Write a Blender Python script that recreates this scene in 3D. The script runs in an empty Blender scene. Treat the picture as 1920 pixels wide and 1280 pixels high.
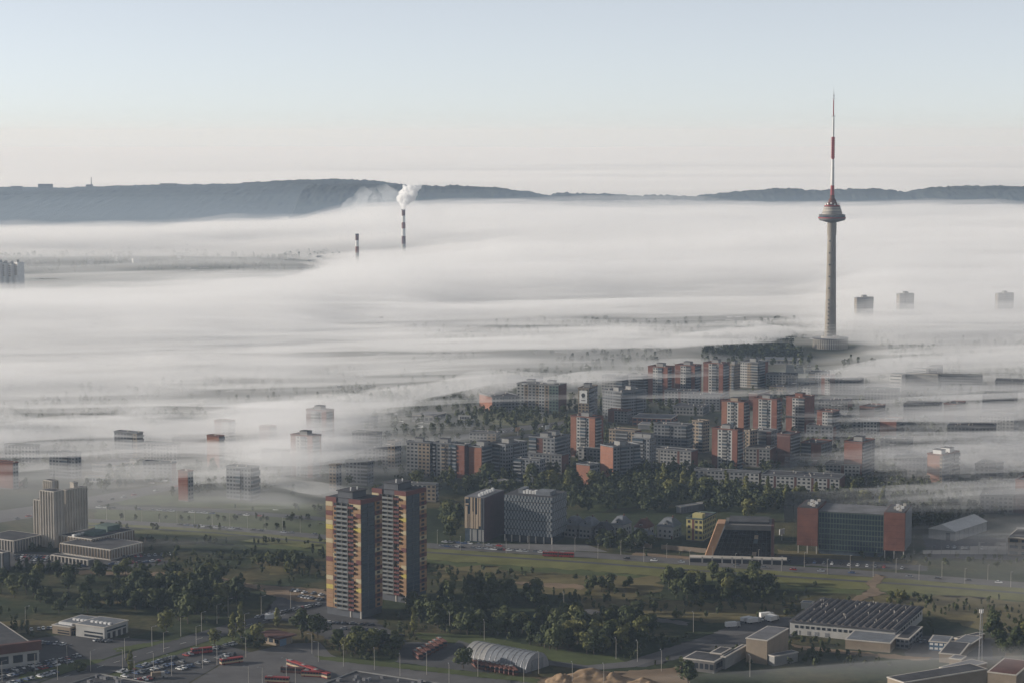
import bpy, math, random
import numpy as np
from mathutils import Vector

random.seed(7)
rng = np.random.default_rng(7)
scene = bpy.context.scene
C = scene.collection
R = math.radians

# ------------------------------------------------------------------ camera
EYE = 252.0                    # photo row of the eye level
H = 266.0                      # camera height above the ground (m)
FPX = 4000.0                   # focal length in photo pixels (1920 wide)
PITCH = math.atan((640 - EYE) / FPX)
cam_d = bpy.data.cameras.new('camera')
cam_d.sensor_width = 36.0
cam_d.lens = 36.0 * FPX / 1920.0
cam_d.clip_start = 1.0
cam_d.clip_end = 200000.0
cam = bpy.data.objects.new('camera', cam_d)
cam.location = (0, 0, H)
cam.rotation_euler = (math.pi / 2 - PITCH, 0, 0)
C.objects.link(cam)
scene.camera = cam

# ------------------------------------------------------------------ sky and sun
SUN_EL = 15.0
SUN_AZ = 8.0                   # degrees the sun stands ahead of due left
sx, sy = -math.cos(R(SUN_AZ)), math.sin(R(SUN_AZ))
SUN_DIR = Vector((sx * math.cos(R(SUN_EL)), sy * math.cos(R(SUN_EL)), math.sin(R(SUN_EL))))
w = bpy.data.worlds.new('World')
scene.world = w
w.use_nodes = True
nt = w.node_tree
nt.nodes.clear()
sky = nt.nodes.new('ShaderNodeTexSky')
sky.sky_type = 'NISHITA'
sky.sun_disc = False
sky.sun_elevation = R(SUN_EL)
sky.sun_rotation = math.atan2(SUN_DIR.x, SUN_DIR.y)
sky.altitude = 300
sky.air_density = 0.5
sky.dust_density = 0.05
sky.ozone_density = 2.0
bg = nt.nodes.new('ShaderNodeBackground')
bg.inputs['Strength'].default_value = 0.086
out = nt.nodes.new('ShaderNodeOutputWorld')
hsv = nt.nodes.new('ShaderNodeHueSaturation')
hsv.inputs['Saturation'].default_value = 0.34
nt.links.new(sky.outputs[0], hsv.inputs['Color'])
nt.links.new(hsv.outputs[0], bg.inputs[0])
nt.links.new(bg.outputs[0], out.inputs[0])

sun_d = bpy.data.lights.new('sun', 'SUN')
sun_d.energy = 3.5
sun_d.angle = R(0.53)
sun_d.color = (1.0, 0.935, 0.855)
sun = bpy.data.objects.new('sun', sun_d)
sun.rotation_euler = SUN_DIR.to_track_quat('Z', 'Y').to_euler()
sun.location = (0, 0, 600)
C.objects.link(sun)

# ------------------------------------------------------------------ render settings
scene.view_settings.view_transform = 'Standard'
scene.view_settings.look = 'None'
scene.view_settings.exposure = 0.66
scene.view_settings.gamma = 1.0
cy = scene.cycles
cy.max_bounces = 12
cy.diffuse_bounces = 2
cy.glossy_bounces = 2
cy.transmission_bounces = 2
cy.volume_bounces = 6
cy.transparent_max_bounces = 48
cy.use_denoising = True
cy.use_adaptive_sampling = True
cy.adaptive_threshold = 0.02
cy.caustics_reflective = False
cy.caustics_refractive = False
cy.sample_clamp_indirect = 6.0
scene.render.film_transparent = False

# ------------------------------------------------------------------ pixel <-> world
cp, sp = math.cos(PITCH), math.sin(PITCH)


def at(px, py, z=0.0):
    """The world point at height z that the photo shows at pixel (px, py)."""
    dx, dz = (px - 960) / FPX, -(py - 640) / FPX
    y = cp + dz * sp
    zz = -sp + dz * cp
    t = (z - H) / zz
    return Vector((dx * t, y * t, z))


def px_of(p):
    x, y, z = p[0], p[1], p[2] - H
    d = y * cp - z * sp
    return (960 + FPX * x / d, 640 - FPX * (y * sp + z * cp) / d)


def px_arr(x, y, z):
    z = z - H
    d = y * cp - z * sp
    return 960 + FPX * x / d, 640 - FPX * (y * sp + z * cp) / d


def at_depth(px, py, D):
    """The world point at forward distance D seen at the pixel."""
    dx, dz = (px - 960) / FPX, -(py - 640) / FPX
    y = cp + dz * sp
    zz = -sp + dz * cp
    t = D / y
    return Vector((dx * t, D, H + zz * t))


ORD = ['first', 'second', 'third', 'fourth', 'fifth', 'sixth', 'seventh', 'eighth', 'ninth', 'tenth', 'eleventh', 'twelfth', 'thirteenth',
       'fourteenth', 'fifteenth', 'sixteenth', 'seventeenth', 'eighteenth', 'nineteenth', 'twentieth'] + \
      ['twenty-' + w_ for w_ in ('first', 'second', 'third', 'fourth', 'fifth', 'sixth', 'seventh', 'eighth', 'ninth')] + ['thirtieth'] + \
      ['thirty-' + w_ for w_ in ('first', 'second', 'third', 'fourth', 'fifth', 'sixth', 'seventh', 'eighth', 'ninth')]


def nth(k, n):
    """Place of item k (from 0) in a row of n, counted from the nearer end."""
    if k == 0:
        return 'leftmost'
    if k == n - 1:
        return 'rightmost'
    return ORD[k] + ' from the left' if k < n / 2 else ORD[n - 1 - k] + ' from the right'


# ------------------------------------------------------------------ noise
def _hash(ix, iy, seed):
    h = (ix.astype(np.int64) * 374761393 + iy.astype(np.int64) * 668265263 + seed * 974634777) & 0x7fffffff
    h = ((h ^ (h >> 13)) * 1274126177) & 0x7fffffff
    h = h ^ (h >> 16)
    return (h & 0xffff) / 65535.0


def vnoise(x, y, seed=0):
    x0, y0 = np.floor(x), np.floor(y)
    fx, fy = x - x0, y - y0
    fx = fx * fx * fx * (fx * (fx * 6 - 15) + 10)
    fy = fy * fy * fy * (fy * (fy * 6 - 15) + 10)
    a, b = _hash(x0, y0, seed), _hash(x0 + 1, y0, seed)
    c, d = _hash(x0, y0 + 1, seed), _hash(x0 + 1, y0 + 1, seed)
    return (a + (b - a) * fx) * (1 - fy) + (c + (d - c) * fx) * fy


def fbm(x, y, seed=0, octv=4, gain=0.5):
    s, a, n = 0.0, 1.0, 0.0
    for o in range(octv):
        s = s + a * (vnoise(x * 2 ** o + 17.3 * o, y * 2 ** o - 9.1 * o, seed + o) * 2 - 1)
        n += a
        a *= gain
    return s / n


# ------------------------------------------------------------------ object helpers
def link(o, parent=None):
    C.objects.link(o)
    if parent is not None:
        o.parent = parent
    return o


def tag(o, label=None, cat=None, group=None, kind=None):
    if label:
        o['label'] = label
    if cat:
        o['category'] = cat
    if group:
        o['group'] = group
    if kind:
        o['kind'] = kind
    return o


def empty(name, loc, rz=0.0):
    o = bpy.data.objects.new(name, None)
    o.location = loc
    o.rotation_euler = (0, 0, rz)
    o.empty_display_size = 1.0
    return link(o)


class MB:
    """Collects shapes and links them as one mesh object."""

    def __init__(self):
        self.v, self.f, self.m = [], [], []

    def box(self, x0, x1, y0, y1, z0, z1, mi=0):
        n = len(self.v)
        self.v += [(x0, y0, z0), (x1, y0, z0), (x1, y1, z0), (x0, y1, z0),
                   (x0, y0, z1), (x1, y0, z1), (x1, y1, z1), (x0, y1, z1)]
        self.f += [(n, n + 3, n + 2, n + 1), (n + 4, n + 5, n + 6, n + 7), (n, n + 1, n + 5, n + 4),
                   (n + 1, n + 2, n + 6, n + 5), (n + 2, n + 3, n + 7, n + 6), (n + 3, n, n + 4, n + 7)]
        self.m += [mi] * 6
        return self

    def poly(self, pts, mi=0):
        n = len(self.v)
        self.v += [tuple(p) for p in pts]
        self.f.append(tuple(range(n, n + len(pts))))
        self.m.append(mi)
        return self

    def prism(self, pts, z0, z1, mi=0):
        """Upright prism over a ground outline (counter-clockwise)."""
        n, k = len(self.v), len(pts)
        self.v += [(p[0], p[1], z0) for p in pts] + [(p[0], p[1], z1) for p in pts]
        self.f.append(tuple(range(n + k, n + 2 * k)))
        self.f.append(tuple(range(n + k - 1, n - 1, -1)))
        for i in range(k):
            j = (i + 1) % k
            self.f.append((n + i, n + j, n + k + j, n + k + i))
        self.m += [mi] * (k + 2)
        return self

    def hull(self, bot, top, mi=0):
        """Solid between two equal rings of 3-D points."""
        n, k = len(self.v), len(bot)
        self.v += [tuple(p) for p in bot] + [tuple(p) for p in top]
        self.f.append(tuple(range(n + k, n + 2 * k)))
        self.f.append(tuple(range(n + k - 1, n - 1, -1)))
        for i in range(k):
            j = (i + 1) % k
            self.f.append((n + i, n + j, n + k + j, n + k + i))
        self.m += [mi] * (k + 2)
        return self

    def lathe(self, prof, seg=32, cx=0, cy=0, mi=0):
        n = len(self.v)
        for (r, z) in prof:
            for s in range(seg):
                a = 2 * math.pi * s / seg
                self.v.append((cx + r * math.cos(a), cy + r * math.sin(a), z))
        for i in range(len(prof) - 1):
            for s in range(seg):
                t = (s + 1) % seg
                self.f.append((n + i * seg + s, n + i * seg + t, n + (i + 1) * seg + t, n + (i + 1) * seg + s))
                self.m.append(mi)
        self.f.append(tuple(n + seg - 1 - s for s in range(seg)))
        self.f.append(tuple(n + (len(prof) - 1) * seg + s for s in range(seg)))
        self.m += [mi, mi]
        return self

    def tube(self, a, b, r, seg=6, mi=0, r2=None):
        a, b = Vector(a), Vector(b)
        d = (b - a).normalized()
        u = d.orthogonal().normalized()
        v = d.cross(u)
        r2 = r if r2 is None else r2
        bot = [a + (u * math.cos(t) + v * math.sin(t)) * r for t in [2 * math.pi * k / seg for k in range(seg)]]
        top = [b + (u * math.cos(t) + v * math.sin(t)) * r2 for t in [2 * math.pi * k / seg for k in range(seg)]]
        return self.hull(bot, top, mi)

    def mesh(self, name, mats, smooth=False):
        me = bpy.data.meshes.new(name)
        me.from_pydata(self.v, [], self.f)
        for m in (mats if isinstance(mats, (list, tuple)) else [mats]):
            me.materials.append(m)
        if any(self.m):
            me.polygons.foreach_set('material_index', self.m)
        if smooth:
            me.polygons.foreach_set('use_smooth', [True] * len(me.polygons))
        me.update()
        return me

    def build(self, name, mats, parent=None, smooth=False):
        return link(bpy.data.objects.new(name, self.mesh(name, mats, smooth)), parent)


def copy_tree(o, parent=None):
    c = o.copy()
    C.objects.link(c)
    c.parent = parent
    for ch in list(o.children):
        copy_tree(ch, c)
    return c


def grid_object(name, X, Y, Z, mats, parent=None, smooth=True):
    r, c = X.shape
    v = np.stack([X.ravel(), Y.ravel(), Z.ravel()], 1)
    idx = np.arange(r * c).reshape(r, c)
    f = np.stack([idx[:-1, :-1].ravel(), idx[:-1, 1:].ravel(), idx[1:, 1:].ravel(), idx[1:, :-1].ravel()], 1)
    me = np_mesh(name, v, f, mats, smooth)
    return link(bpy.data.objects.new(name, me), parent)


def np_mesh(name, v, f, mats, smooth=False):
    """Mesh from numpy verts (n,3) and quads or triangles (m,k)."""
    me = bpy.data.meshes.new(name)
    k = f.shape[1]
    me.vertices.add(len(v))
    me.vertices.foreach_set('co', np.ascontiguousarray(v, dtype=np.float32).ravel())
    me.loops.add(f.size)
    me.loops.foreach_set('vertex_index', np.ascontiguousarray(f, dtype=np.int32).ravel())
    me.polygons.add(len(f))
    me.polygons.foreach_set('loop_start', np.arange(0, f.size, k, dtype=np.int32))
    if smooth:
        me.polygons.foreach_set('use_smooth', np.ones(len(f), dtype=bool))
    for m in (mats if isinstance(mats, (list, tuple)) else [mats]):
        me.materials.append(m)
    me.update(calc_edges=True)
    me.validate()
    return me


# ------------------------------------------------------------------ materials
def lin(c):
    return tuple(((v / 12.92) if v <= 0.04045 else ((v + 0.055) / 1.055) ** 2.4) for v in c)


def mat(name, col, rough=0.8, var=0.12, scale=0.15, spec=0.3, metal=0.0, col2=None, dirt=0.0, bump=0.0):
    """Principled surface with soft large and fine tone variation in object space."""
    m = bpy.data.materials.new(name)
    m.use_nodes = True
    n = m.node_tree
    b = n.nodes['Principled BSDF']
    b.inputs['Roughness'].default_value = rough
    b.inputs['Specular IOR Level'].default_value = spec
    b.inputs['Metallic'].default_value = metal
    tc = n.nodes.new('ShaderNodeTexCoord')
    nz = n.nodes.new('ShaderNodeTexNoise')
    nz.inputs['Scale'].default_value = scale
    nz.inputs['Detail'].default_value = 5.0
    nz.inputs['Roughness'].default_value = 0.65
    n.links.new(tc.outputs['Object'], nz.inputs['Vector'])
    rp = n.nodes.new('ShaderNodeValToRGB')
    c2 = col2 if col2 else tuple(min(1, v * (1 + var)) for v in col)
    c1 = tuple(v * (1 - var) for v in col)
    rp.color_ramp.elements[0].position = 0.3
    rp.color_ramp.elements[1].position = 0.7
    rp.color_ramp.elements[0].color = (*c1, 1)
    rp.color_ramp.elements[1].color = (*c2, 1)
    n.links.new(nz.outputs['Fac'], rp.inputs['Fac'])
    n.links.new(rp.outputs['Color'], b.inputs['Base Color'])
    if bump:
        bp = n.nodes.new('ShaderNodeBump')
        bp.inputs['Strength'].default_value = bump
        bp.inputs['Distance'].default_value = 0.4
        n.links.new(nz.outputs['Fac'], bp.inputs['Height'])
        n.links.new(bp.outputs['Normal'], b.inputs['Normal'])
    return m


def volume(name, density, color=(1, 1, 1), g=0.0):
    m = bpy.data.materials.new(name)
    m.use_nodes = True
    n = m.node_tree
    n.nodes.clear()
    o = n.nodes.new('ShaderNodeOutputMaterial')
    v = n.nodes.new('ShaderNodeVolumePrincipled')
    v.inputs['Color'].default_value = (*color, 1)
    v.inputs['Density'].default_value = density
    v.inputs['Anisotropy'].default_value = g
    v.inputs['Absorption Color'].default_value = (1, 1, 1, 1)
    v.inputs['Density Attribute'].default_value = ''
    n.links.new(v.outputs[0], o.inputs['Volume'])
    return m

# ================================================================== LAND
def ground_material():
    m = bpy.data.materials.new('ground_cover')
    m.use_nodes = True
    n = m.node_tree
    b = n.nodes['Principled BSDF']
    b.inputs['Roughness'].default_value = 0.95
    b.inputs['Specular IOR Level'].default_value = 0.1
    tc = n.nodes.new('ShaderNodeTexCoord')

    def noise(scale, det=6, rough=0.6, w=0.0):
        z = n.nodes.new('ShaderNodeTexNoise')
        z.inputs['Scale'].default_value = scale
        z.inputs['Detail'].default_value = det
        z.inputs['Roughness'].default_value = rough
        z.inputs['Distortion'].default_value = w
        n.links.new(tc.outputs['Object'], z.inputs['Vector'])
        return z

    def ramp(src, stops):
        r = n.nodes.new('ShaderNodeValToRGB')
        e = r.color_ramp.elements
        e[0].position, e[0].color = stops[0][0], (*stops[0][1], 1)
        e[1].position, e[1].color = stops[-1][0], (*stops[-1][1], 1)
        for p, c in stops[1:-1]:
            k = e.new(p)
            k.color = (*c, 1)
        n.links.new(src.outputs['Fac'], r.inputs['Fac'])
        return r

    big = ramp(noise(0.012, 7, 0.62, 0.6), [(0.32, (0.020, 0.028, 0.014)), (0.46, (0.036, 0.048, 0.020)),
                                              (0.56, (0.070, 0.066, 0.030)), (0.70, (0.135, 0.105, 0.050))])
    fine = ramp(noise(0.22, 5, 0.7), [(0.3, (0.55, 0.55, 0.55)), (0.7, (1.25, 1.25, 1.25))])
    mx = n.nodes.new('ShaderNodeMix')
    mx.data_type = 'RGBA'
    mx.blend_type = 'MULTIPLY'
    mx.inputs['Factor'].default_value = 1.0
    n.links.new(big.outputs[0], mx.inputs[6])
    n.links.new(fine.outputs[0], mx.inputs[7])
    n.links.new(mx.outputs[2], b.inputs['Base Color'])
    return m


M_GROUND = ground_material()
g = MB()
g.box(-30000, 30000, -2000, 43000, -3, 0)
tag(g.build('ground', M_GROUND), kind='structure')

# far wooded ridges ------------------------------------------------
M_HILL = mat('far_woodland', (0.036, 0.043, 0.036), 0.95, 0.35, 0.03, 0.05, bump=0.3)


def ridge(name, x_px, tops, D0, D1, back, seed, rough=5.0):
    """A wooded ridge: crest height set along the horizon, slope facing the viewer."""
    cols, rows = 640, 70
    lo, hi = x_px
    px = np.linspace(lo, hi, cols)
    ty = np.interp(px, [t[0] for t in tops], [t[1] for t in tops])
    d0 = np.interp(px, [t[0] for t in tops], [t[2] for t in tops])
    t = np.linspace(0, 1, rows)
    crest_t = 0.62
    Y = np.zeros((rows, cols))
    X = np.zeros((rows, cols))
    Z = np.zeros((rows, cols))
    for j, tt in enumerate(t):
        Dc = d0 + (D1 - d0) * min(1, tt / crest_t) + back * max(0, (tt - crest_t) / (1 - crest_t))
        Y[j] = Dc
        X[j] = (px - 960) / FPX * D1 * (0.985 + 0.03 * tt)
        zc = H - (ty + 3 - EYE) * D1 / FPX
        s = min(1, tt / crest_t)
        prof = s * s * (3 - 2 * s) if tt <= crest_t else 1 - 0.75 * ((tt - crest_t) / (1 - crest_t)) ** 1.4
        Z[j] = zc * prof
    n1 = fbm(X / 420, Y / 420, seed, 4)
    n2 = vnoise(X / 24, Y / 60, seed + 9) + vnoise(X / 11, Y / 30, seed + 5)
    prof = np.clip(t / crest_t, 0, 1)[:, None]
    Z = Z + prof * (n1 * 4.5 + (n2 - 1) * rough) * np.clip(Z / 25, 0, 1)
    edge = np.minimum(1, np.minimum(np.arange(cols), np.arange(cols)[::-1]) / 14.0)
    Z = Z * edge[None, :] - 1.0
    o = grid_object(name, X, Y, Z, M_HILL)
    return tag(o, kind='structure')


ridge('wooded_hill', (-420, 780),
      [(-420, 350, 5300), (0, 349, 5350), (100, 351, 5400), (160, 348, 5400), (300, 345, 5500), (430, 342, 5650), (520, 336, 5850),
       (620, 333, 6100), (700, 337, 6400), (780, 346, 6600)], 0, 7600, 1500, 3, 6.0)
ridge('wooded_hill', (560, 1380),
      [(560, 345, 5900), (640, 342, 6000), (700, 343, 6100), (760, 344, 6200), (860, 345, 6200), (940, 348, 6200), (1000, 357, 6200), (1030, 363, 6200), (1060, 358, 6200),
       (1120, 360, 6200), (1200, 364, 6200), (1250, 363, 6200), (1300, 367, 6200), (1380, 374, 6200)], 0, 6800, 900, 11, 7.0)
ridge('wooded_hill', (1240, 2340),
      [(1240, 374, 6200), (1300, 367, 6200), (1340, 360, 6200), (1400, 355, 6200), (1480, 351, 6200), (1520, 355, 6200), (1580, 353, 6200), (1640, 352, 6200), (1700, 358, 6200),
       (1760, 349, 6200), (1840, 347, 6200), (1920, 349, 6200), (2340, 350, 6200)], 0, 6800, 900, 21, 7.0)
ridge('wooded_hill', (1180, 2300), [(1180, 360, 9000), (1300, 352, 9000), (1440, 349, 9000), (1640, 348, 9000), (1760, 340, 9000), (1860, 338, 9000), (1960, 340, 9000), (2300, 344, 9000)], 0, 10500, 900, 31, 4.0)

# ------------------------------------------------------------------ depth of the fog over the land, by where it lies
XS = np.array([-300, 0, 240, 480, 720, 960, 1200, 1440, 1680, 1920, 2300.])
ROWS = [
    (376, [-6] * 11),
    (386, [-6, -6, -6, -6, -6, 8, 20, 20, 24, 24, 24]),
    (395, [0, 0, 0, 0, 30, 46, 46, 46, 46, 46, 46]),
    (415, [0, 0, 0, 10, 46, 48, 48, 48, 48, 48, 48]),
    (432, [24, 24, 30, 42, 48, 48, 48, 48, 48, 48, 48]),
    (450, [46, 44, 44, 40, 46, 48, 48, 48, 48, 48, 48]),
    (466, [0, -2, -2, 0, 12, 46, 48, 48, 48, 48, 48]),
    (485, [-4, -6, -6, -4, 26, 48, 48, 48, 48, 48, 48]),
    (502, [-2, -6, -6, -2, 38, 48, 48, 48, 48, 48, 48]),
    (520, [6, -2, 2, 16, 46, 44, 38, 38, 46, 46, 48]),
    (545, [36, 30, 34, 42, 44, 28, 17, 18, 44, 46, 46]),
    (570, [48, 48, 46, 44, 32, 11, 5, 5, 36, 40, 40]),
    (595, [48, 48, 46, 38, 19, 4, 1, 2, 20, 24, 28]),
    (620, [48, 46, 44, 34, 14, 3, 2, 2, 9, 11, 16]),
    (645, [44, 42, 38, 26, 7, 1, 0, -6, 4, 7, 12]),
    (670, [42, 38, 32, 15, 3, 0, -3, -9, 2, 5, 10]),
    (695, [38, 34, 24, 7, 1, -3, -6, -9, 0, 3, 8]),
    (720, [26, 20, 14, 5, 1, -6, -9, -8, -4, 0, 5]),
    (745, [6, 5, 5, 6, 3, -7, -9, -8, -2, 1, 4]),
    (775, [8, 5, 2, 4, 0, -9, -9, -6, 1, 4, 5]),
    (810, [9, 5, -2, 3, 1, -9, -9, -6, 3, 4, 5]),
    (850, [5, 2, 0, 3, 2, -9, -9, -7, 2, 3, 4]),
    (890, [2, 0, 0, 2, -4, -9, -9, -9, 0, 3, 4]),
    (930, [-3, -4, -3, -2, -9, -9, -9, -9, -5, 1, 3]),
    (980, [-9, -9, -5, -5, -9, -9, -9, -9, -9, -1, 2]),
    (1040, [-9] * 11), (1300, [-9] * 11)]
YS = np.array([r[0] for r in ROWS], float)
TAB = np.array([r[1] for r in ROWS], float)


def table(px, py):
    fi = np.interp(px, XS, np.arange(len(XS)))
    fj = np.interp(py, YS, np.arange(len(YS)))
    i0 = np.clip(np.floor(fi).astype(int), 0, len(XS) - 2)
    j0 = np.clip(np.floor(fj).astype(int), 0, len(YS) - 2)
    a, b = fi - i0, fj - j0
    a = a * a * (3 - 2 * a)
    b = b * b * (3 - 2 * b)
    near_tv = np.exp(-((px - 1556) / 62.0) ** 2 - ((py - 648) / 26.0) ** 2)
    return -14 * near_tv + (TAB[j0, i0] * (1 - a) + TAB[j0, i0 + 1] * a) * (1 - b) + (TAB[j0 + 1, i0] * (1 - a) + TAB[j0 + 1, i0 + 1] * a) * b



COVY = np.array([540, 560, 600, 640, 680, 720, 760, 800, 840, 880, 920, 960, 1000, 1050, 1150, 1230, 1265, 1300.])
COV = np.array([
    [.10, .10, .10, .15, .25, .35, .35, .35, .35, .35, .35],
    [.30, .30, .30, .40, .60, .75, .75, .70, .80, .80, .80],
    [.40, .40, .45, .50, .70, .80, .80, .62, .80, .85, .85],
    [.45, .45, .50, .60, .78, .82, .72, .25, .70, .80, .80],
    [.50, .50, .60, .78, .82, .68, .50, .12, .66, .75, .75],
    [.70, .68, .75, .80, .70, .42, .25, .12, .50, .60, .70],
    [.70, .60, .65, .75, .58, .22, .12, .20, .50, .60, .70],
    [.70, .55, .52, .70, .48, .10, .06, .28, .60, .65, .70],
    [.65, .50, .52, .65, .38, .03, .03, .22, .60, .65, .70],
    [.55, .45, .55, .60, .22, 0, 0, .12, .46, .60, .66],
    [.40, .36, .45, .42, .06, 0, 0, .06, .30, .50, .6],
    [.20, .18, .26, .18, 0, 0, 0, 0, .20, .42, .5],
    [.05, .06, .12, .08, 0, 0, 0, 0, .22, .46, .5],
    [0, 0, 0, 0, 0, 0, 0, 0, .10, .28, .4],
    [0, 0, 0, 0, 0, 0, 0, 0, .05, .14, .2],
    [0, 0, 0, 0, 0, 0, 0, .12, .30, .45, .5],
    [0, 0, 0, 0, 0, .08, .25, .48, .66, .7, .7],
    [0, 0, 0, 0, 0, .10, .35, .55, .7, .75, .75]])


def cover(px, py):
    fi = np.interp(px, XS, np.arange(len(XS)))
    fj = np.interp(py, COVY, np.arange(len(COVY)))
    i0 = np.clip(np.floor(fi).astype(int), 0, len(XS) - 2)
    j0 = np.clip(np.floor(fj).astype(int), 0, len(COVY) - 2)
    a, b = fi - i0, fj - j0
    near_tv = 1 - np.exp(-((px - 1552) / 78.0) ** 4 - ((py - 655) / 26.0) ** 4)
    ghost = .45 * np.exp(-((px - 560) / 110.0) ** 2 - ((py - 830) / 70.0) ** 2)
    return ghost + near_tv * (COV[j0, i0] * (1 - a) + COV[j0, i0 + 1] * a) * (1 - b) + (COV[j0 + 1, i0] * (1 - a) + COV[j0 + 1, i0 + 1] * a) * b

# ================================================================== CITY MATERIALS
M = {}
M['concrete'] = mat('concrete', (0.44, 0.405, 0.355), 0.9, 0.18, 0.08, 0.2)
M['concrete_d'] = mat('concrete_dark', (0.140, 0.133, 0.126), 0.9, 0.2, 0.1, 0.2)
M['white'] = mat('white_paint', (0.629, 0.620, 0.595), 0.6, 0.08, 0.2, 0.3)
M['red'] = mat('red_paint', (0.260, 0.028, 0.025), 0.55, 0.12, 0.3, 0.3)
M['steel'] = mat('grey_steel', (0.28, 0.28, 0.29), 0.5, 0.15, 0.5, 0.4, 0.4)
M['dish'] = mat('antenna_white', (0.72, 0.70, 0.66), 0.5, 0.05, 1.0)
M['brick'] = mat('red_brick', (0.176, 0.079, 0.059), 0.9, 0.22, 0.12, 0.15)
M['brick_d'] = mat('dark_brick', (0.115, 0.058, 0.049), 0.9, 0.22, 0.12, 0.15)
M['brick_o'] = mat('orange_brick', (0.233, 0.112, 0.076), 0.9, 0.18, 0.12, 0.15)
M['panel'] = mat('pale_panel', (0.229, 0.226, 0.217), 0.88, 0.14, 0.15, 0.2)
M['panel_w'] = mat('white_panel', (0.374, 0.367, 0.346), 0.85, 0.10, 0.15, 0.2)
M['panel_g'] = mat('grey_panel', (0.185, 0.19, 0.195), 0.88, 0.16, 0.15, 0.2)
M['tan'] = mat('tan_panel', (0.245, 0.198, 0.148), 0.88, 0.14, 0.15, 0.2)
M['green'] = mat('green_panel', (0.110, 0.149, 0.132), 0.85, 0.14, 0.15, 0.2)
M['joint'] = mat('pale_joint', (0.231, 0.189, 0.168), 0.9, 0.1, 0.4)
M['roof'] = mat('bitumen_roof', (0.071, 0.071, 0.075), 0.95, 0.35, 0.12, 0.1)
M['roof_l'] = mat('pale_roof', (0.144, 0.144, 0.150), 0.85, 0.3, 0.1, 0.2)
M['glass'] = mat('window_glass', (0.030, 0.036, 0.045), 0.14, 0.35, 0.6, 0.6)
M['glass_b'] = mat('blue_glass', (0.055, 0.075, 0.095), 0.14, 0.25, 0.6, 0.6)
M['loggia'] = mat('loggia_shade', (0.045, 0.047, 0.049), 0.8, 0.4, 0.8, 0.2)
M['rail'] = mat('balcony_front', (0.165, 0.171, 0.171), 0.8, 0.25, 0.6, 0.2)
M['metal_roof'] = mat('metal_roof', (0.155, 0.165, 0.178), 0.85, 0.22, 0.2, 0.12)
M['dark'] = mat('dark_trim', (0.04, 0.04, 0.045), 0.6, 0.2, 0.5)
M['asphalt'] = mat('asphalt', (0.072, 0.071, 0.072), 0.92, 0.25, 0.06, 0.2)
M['asphalt_l'] = mat('worn_asphalt', (0.108, 0.104, 0.102), 0.92, 0.25, 0.05, 0.2)
M['lawn'] = mat('lawn', (0.075, 0.090, 0.034), 0.95, 0.30, 0.06, 0.1, bump=0.2)
M['lawn_b'] = mat('bright_lawn', (0.135, 0.135, 0.050), 0.95, 0.28, 0.05, 0.1, bump=0.2)
M['meadow'] = mat('dry_meadow', (0.125, 0.105, 0.048), 0.95, 0.40, 0.045, 0.1, bump=0.4)
M['dirt'] = mat('bare_dirt', (0.204, 0.149, 0.098), 0.95, 0.25, 0.06, 0.1, bump=0.3)
M['sand'] = mat('sand', (0.272, 0.191, 0.119), 0.95, 0.25, 0.08, 0.1, bump=0.6)
M['pave'] = mat('paving', (0.154, 0.150, 0.147), 0.9, 0.2, 0.1, 0.2)
M['mark'] = mat('road_marking', (0.62, 0.62, 0.60), 0.7, 0.15, 0.4)


def z_at(X, Y, py):
    """Height at which the column over (X, Y) crosses photo row py."""
    dz = -(py - 640) / FPX
    return H + Y * (-sp + dz * cp) / (cp + dz * sp)


# ================================================================== TELEVISION TOWER
tb = at(1556.5, 652, 0)
tv = empty('television_tower', tb)
tag(tv, 'tall concrete television tower with saucer and red and white mast', 'tower')
TX, TY = tb.x, tb.y
zt = lambda y: z_at(TX, TY, y)
# podium
pr, ph = 22.2, 12.5
pod = MB().lathe([(pr - 1.2, 0), (pr - 1.2, ph - 0.6)], 64).build('podium', M['concrete_d'], tv)
for k in range(48):
    a = 2 * math.pi * k / 48
    f = MB().box(-0.85, 0.85, -0.55, 0.55, 0, ph - 0.8)
    if k == 0:
        fin_me = f.mesh('fin', M['concrete'])
    o = link(bpy.data.objects.new('fin', fin_me), pod)
    o.location = ((pr - 0.9) * math.cos(a), (pr - 0.9) * math.sin(a), 0.0)
    o.rotation_euler = (0, 0, a + math.pi / 2)
MB().lathe([(pr + 0.3, ph - 0.6), (pr + 0.3, ph + 0.6), (pr - 1.5, ph + 0.6), (pr - 1.6, ph + 0.1)], 64).build('podium_roof', M['roof_l'], pod)
MB().lathe([(11.5, ph + 0.1), (11.5, ph + 2.2), (10.8, ph + 2.4)], 48).build('podium_drum', M['concrete'], pod)
# shaft, slightly waisted, with slip-form rings and small windows
zs = zt(416)
prof = [(7.5, 0), (7.15, zs * 0.12), (6.5, zs * 0.35), (5.9, zs * 0.6), (5.4, zs * 0.82), (5.2, zs * 0.9)]
M['shaft'] = mat('shaft_concrete', (0.235, 0.21, 0.175), .9, .2, .06, .2)
sh = MB().lathe(prof + [(5.2, zs)], 48).build('shaft', M['shaft'], tv, smooth=True)
MB().lathe([(5.75, zs * 0.895), (5.75, zs * 0.99)], 48).build('shaft_collar', M['shaft'], sh)
for k in range(26):
    z = 16 + k * (zs - 30) / 26.0
    r = np.interp(z, [p[1] for p in prof], [p[0] for p in prof])
    a = R(238)
    o = MB().box(-0.7, 0.7, -0.5, 0.25, -0.9, 0.9).build('shaft_window', M['glass'], sh)
    o.location = (r * math.cos(a), r * math.sin(a), z)
    o.rotation_euler = (0, 0, a + math.pi / 2)
    if k % 3 and k > 8:
        bpy.data.objects.remove(o)
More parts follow.
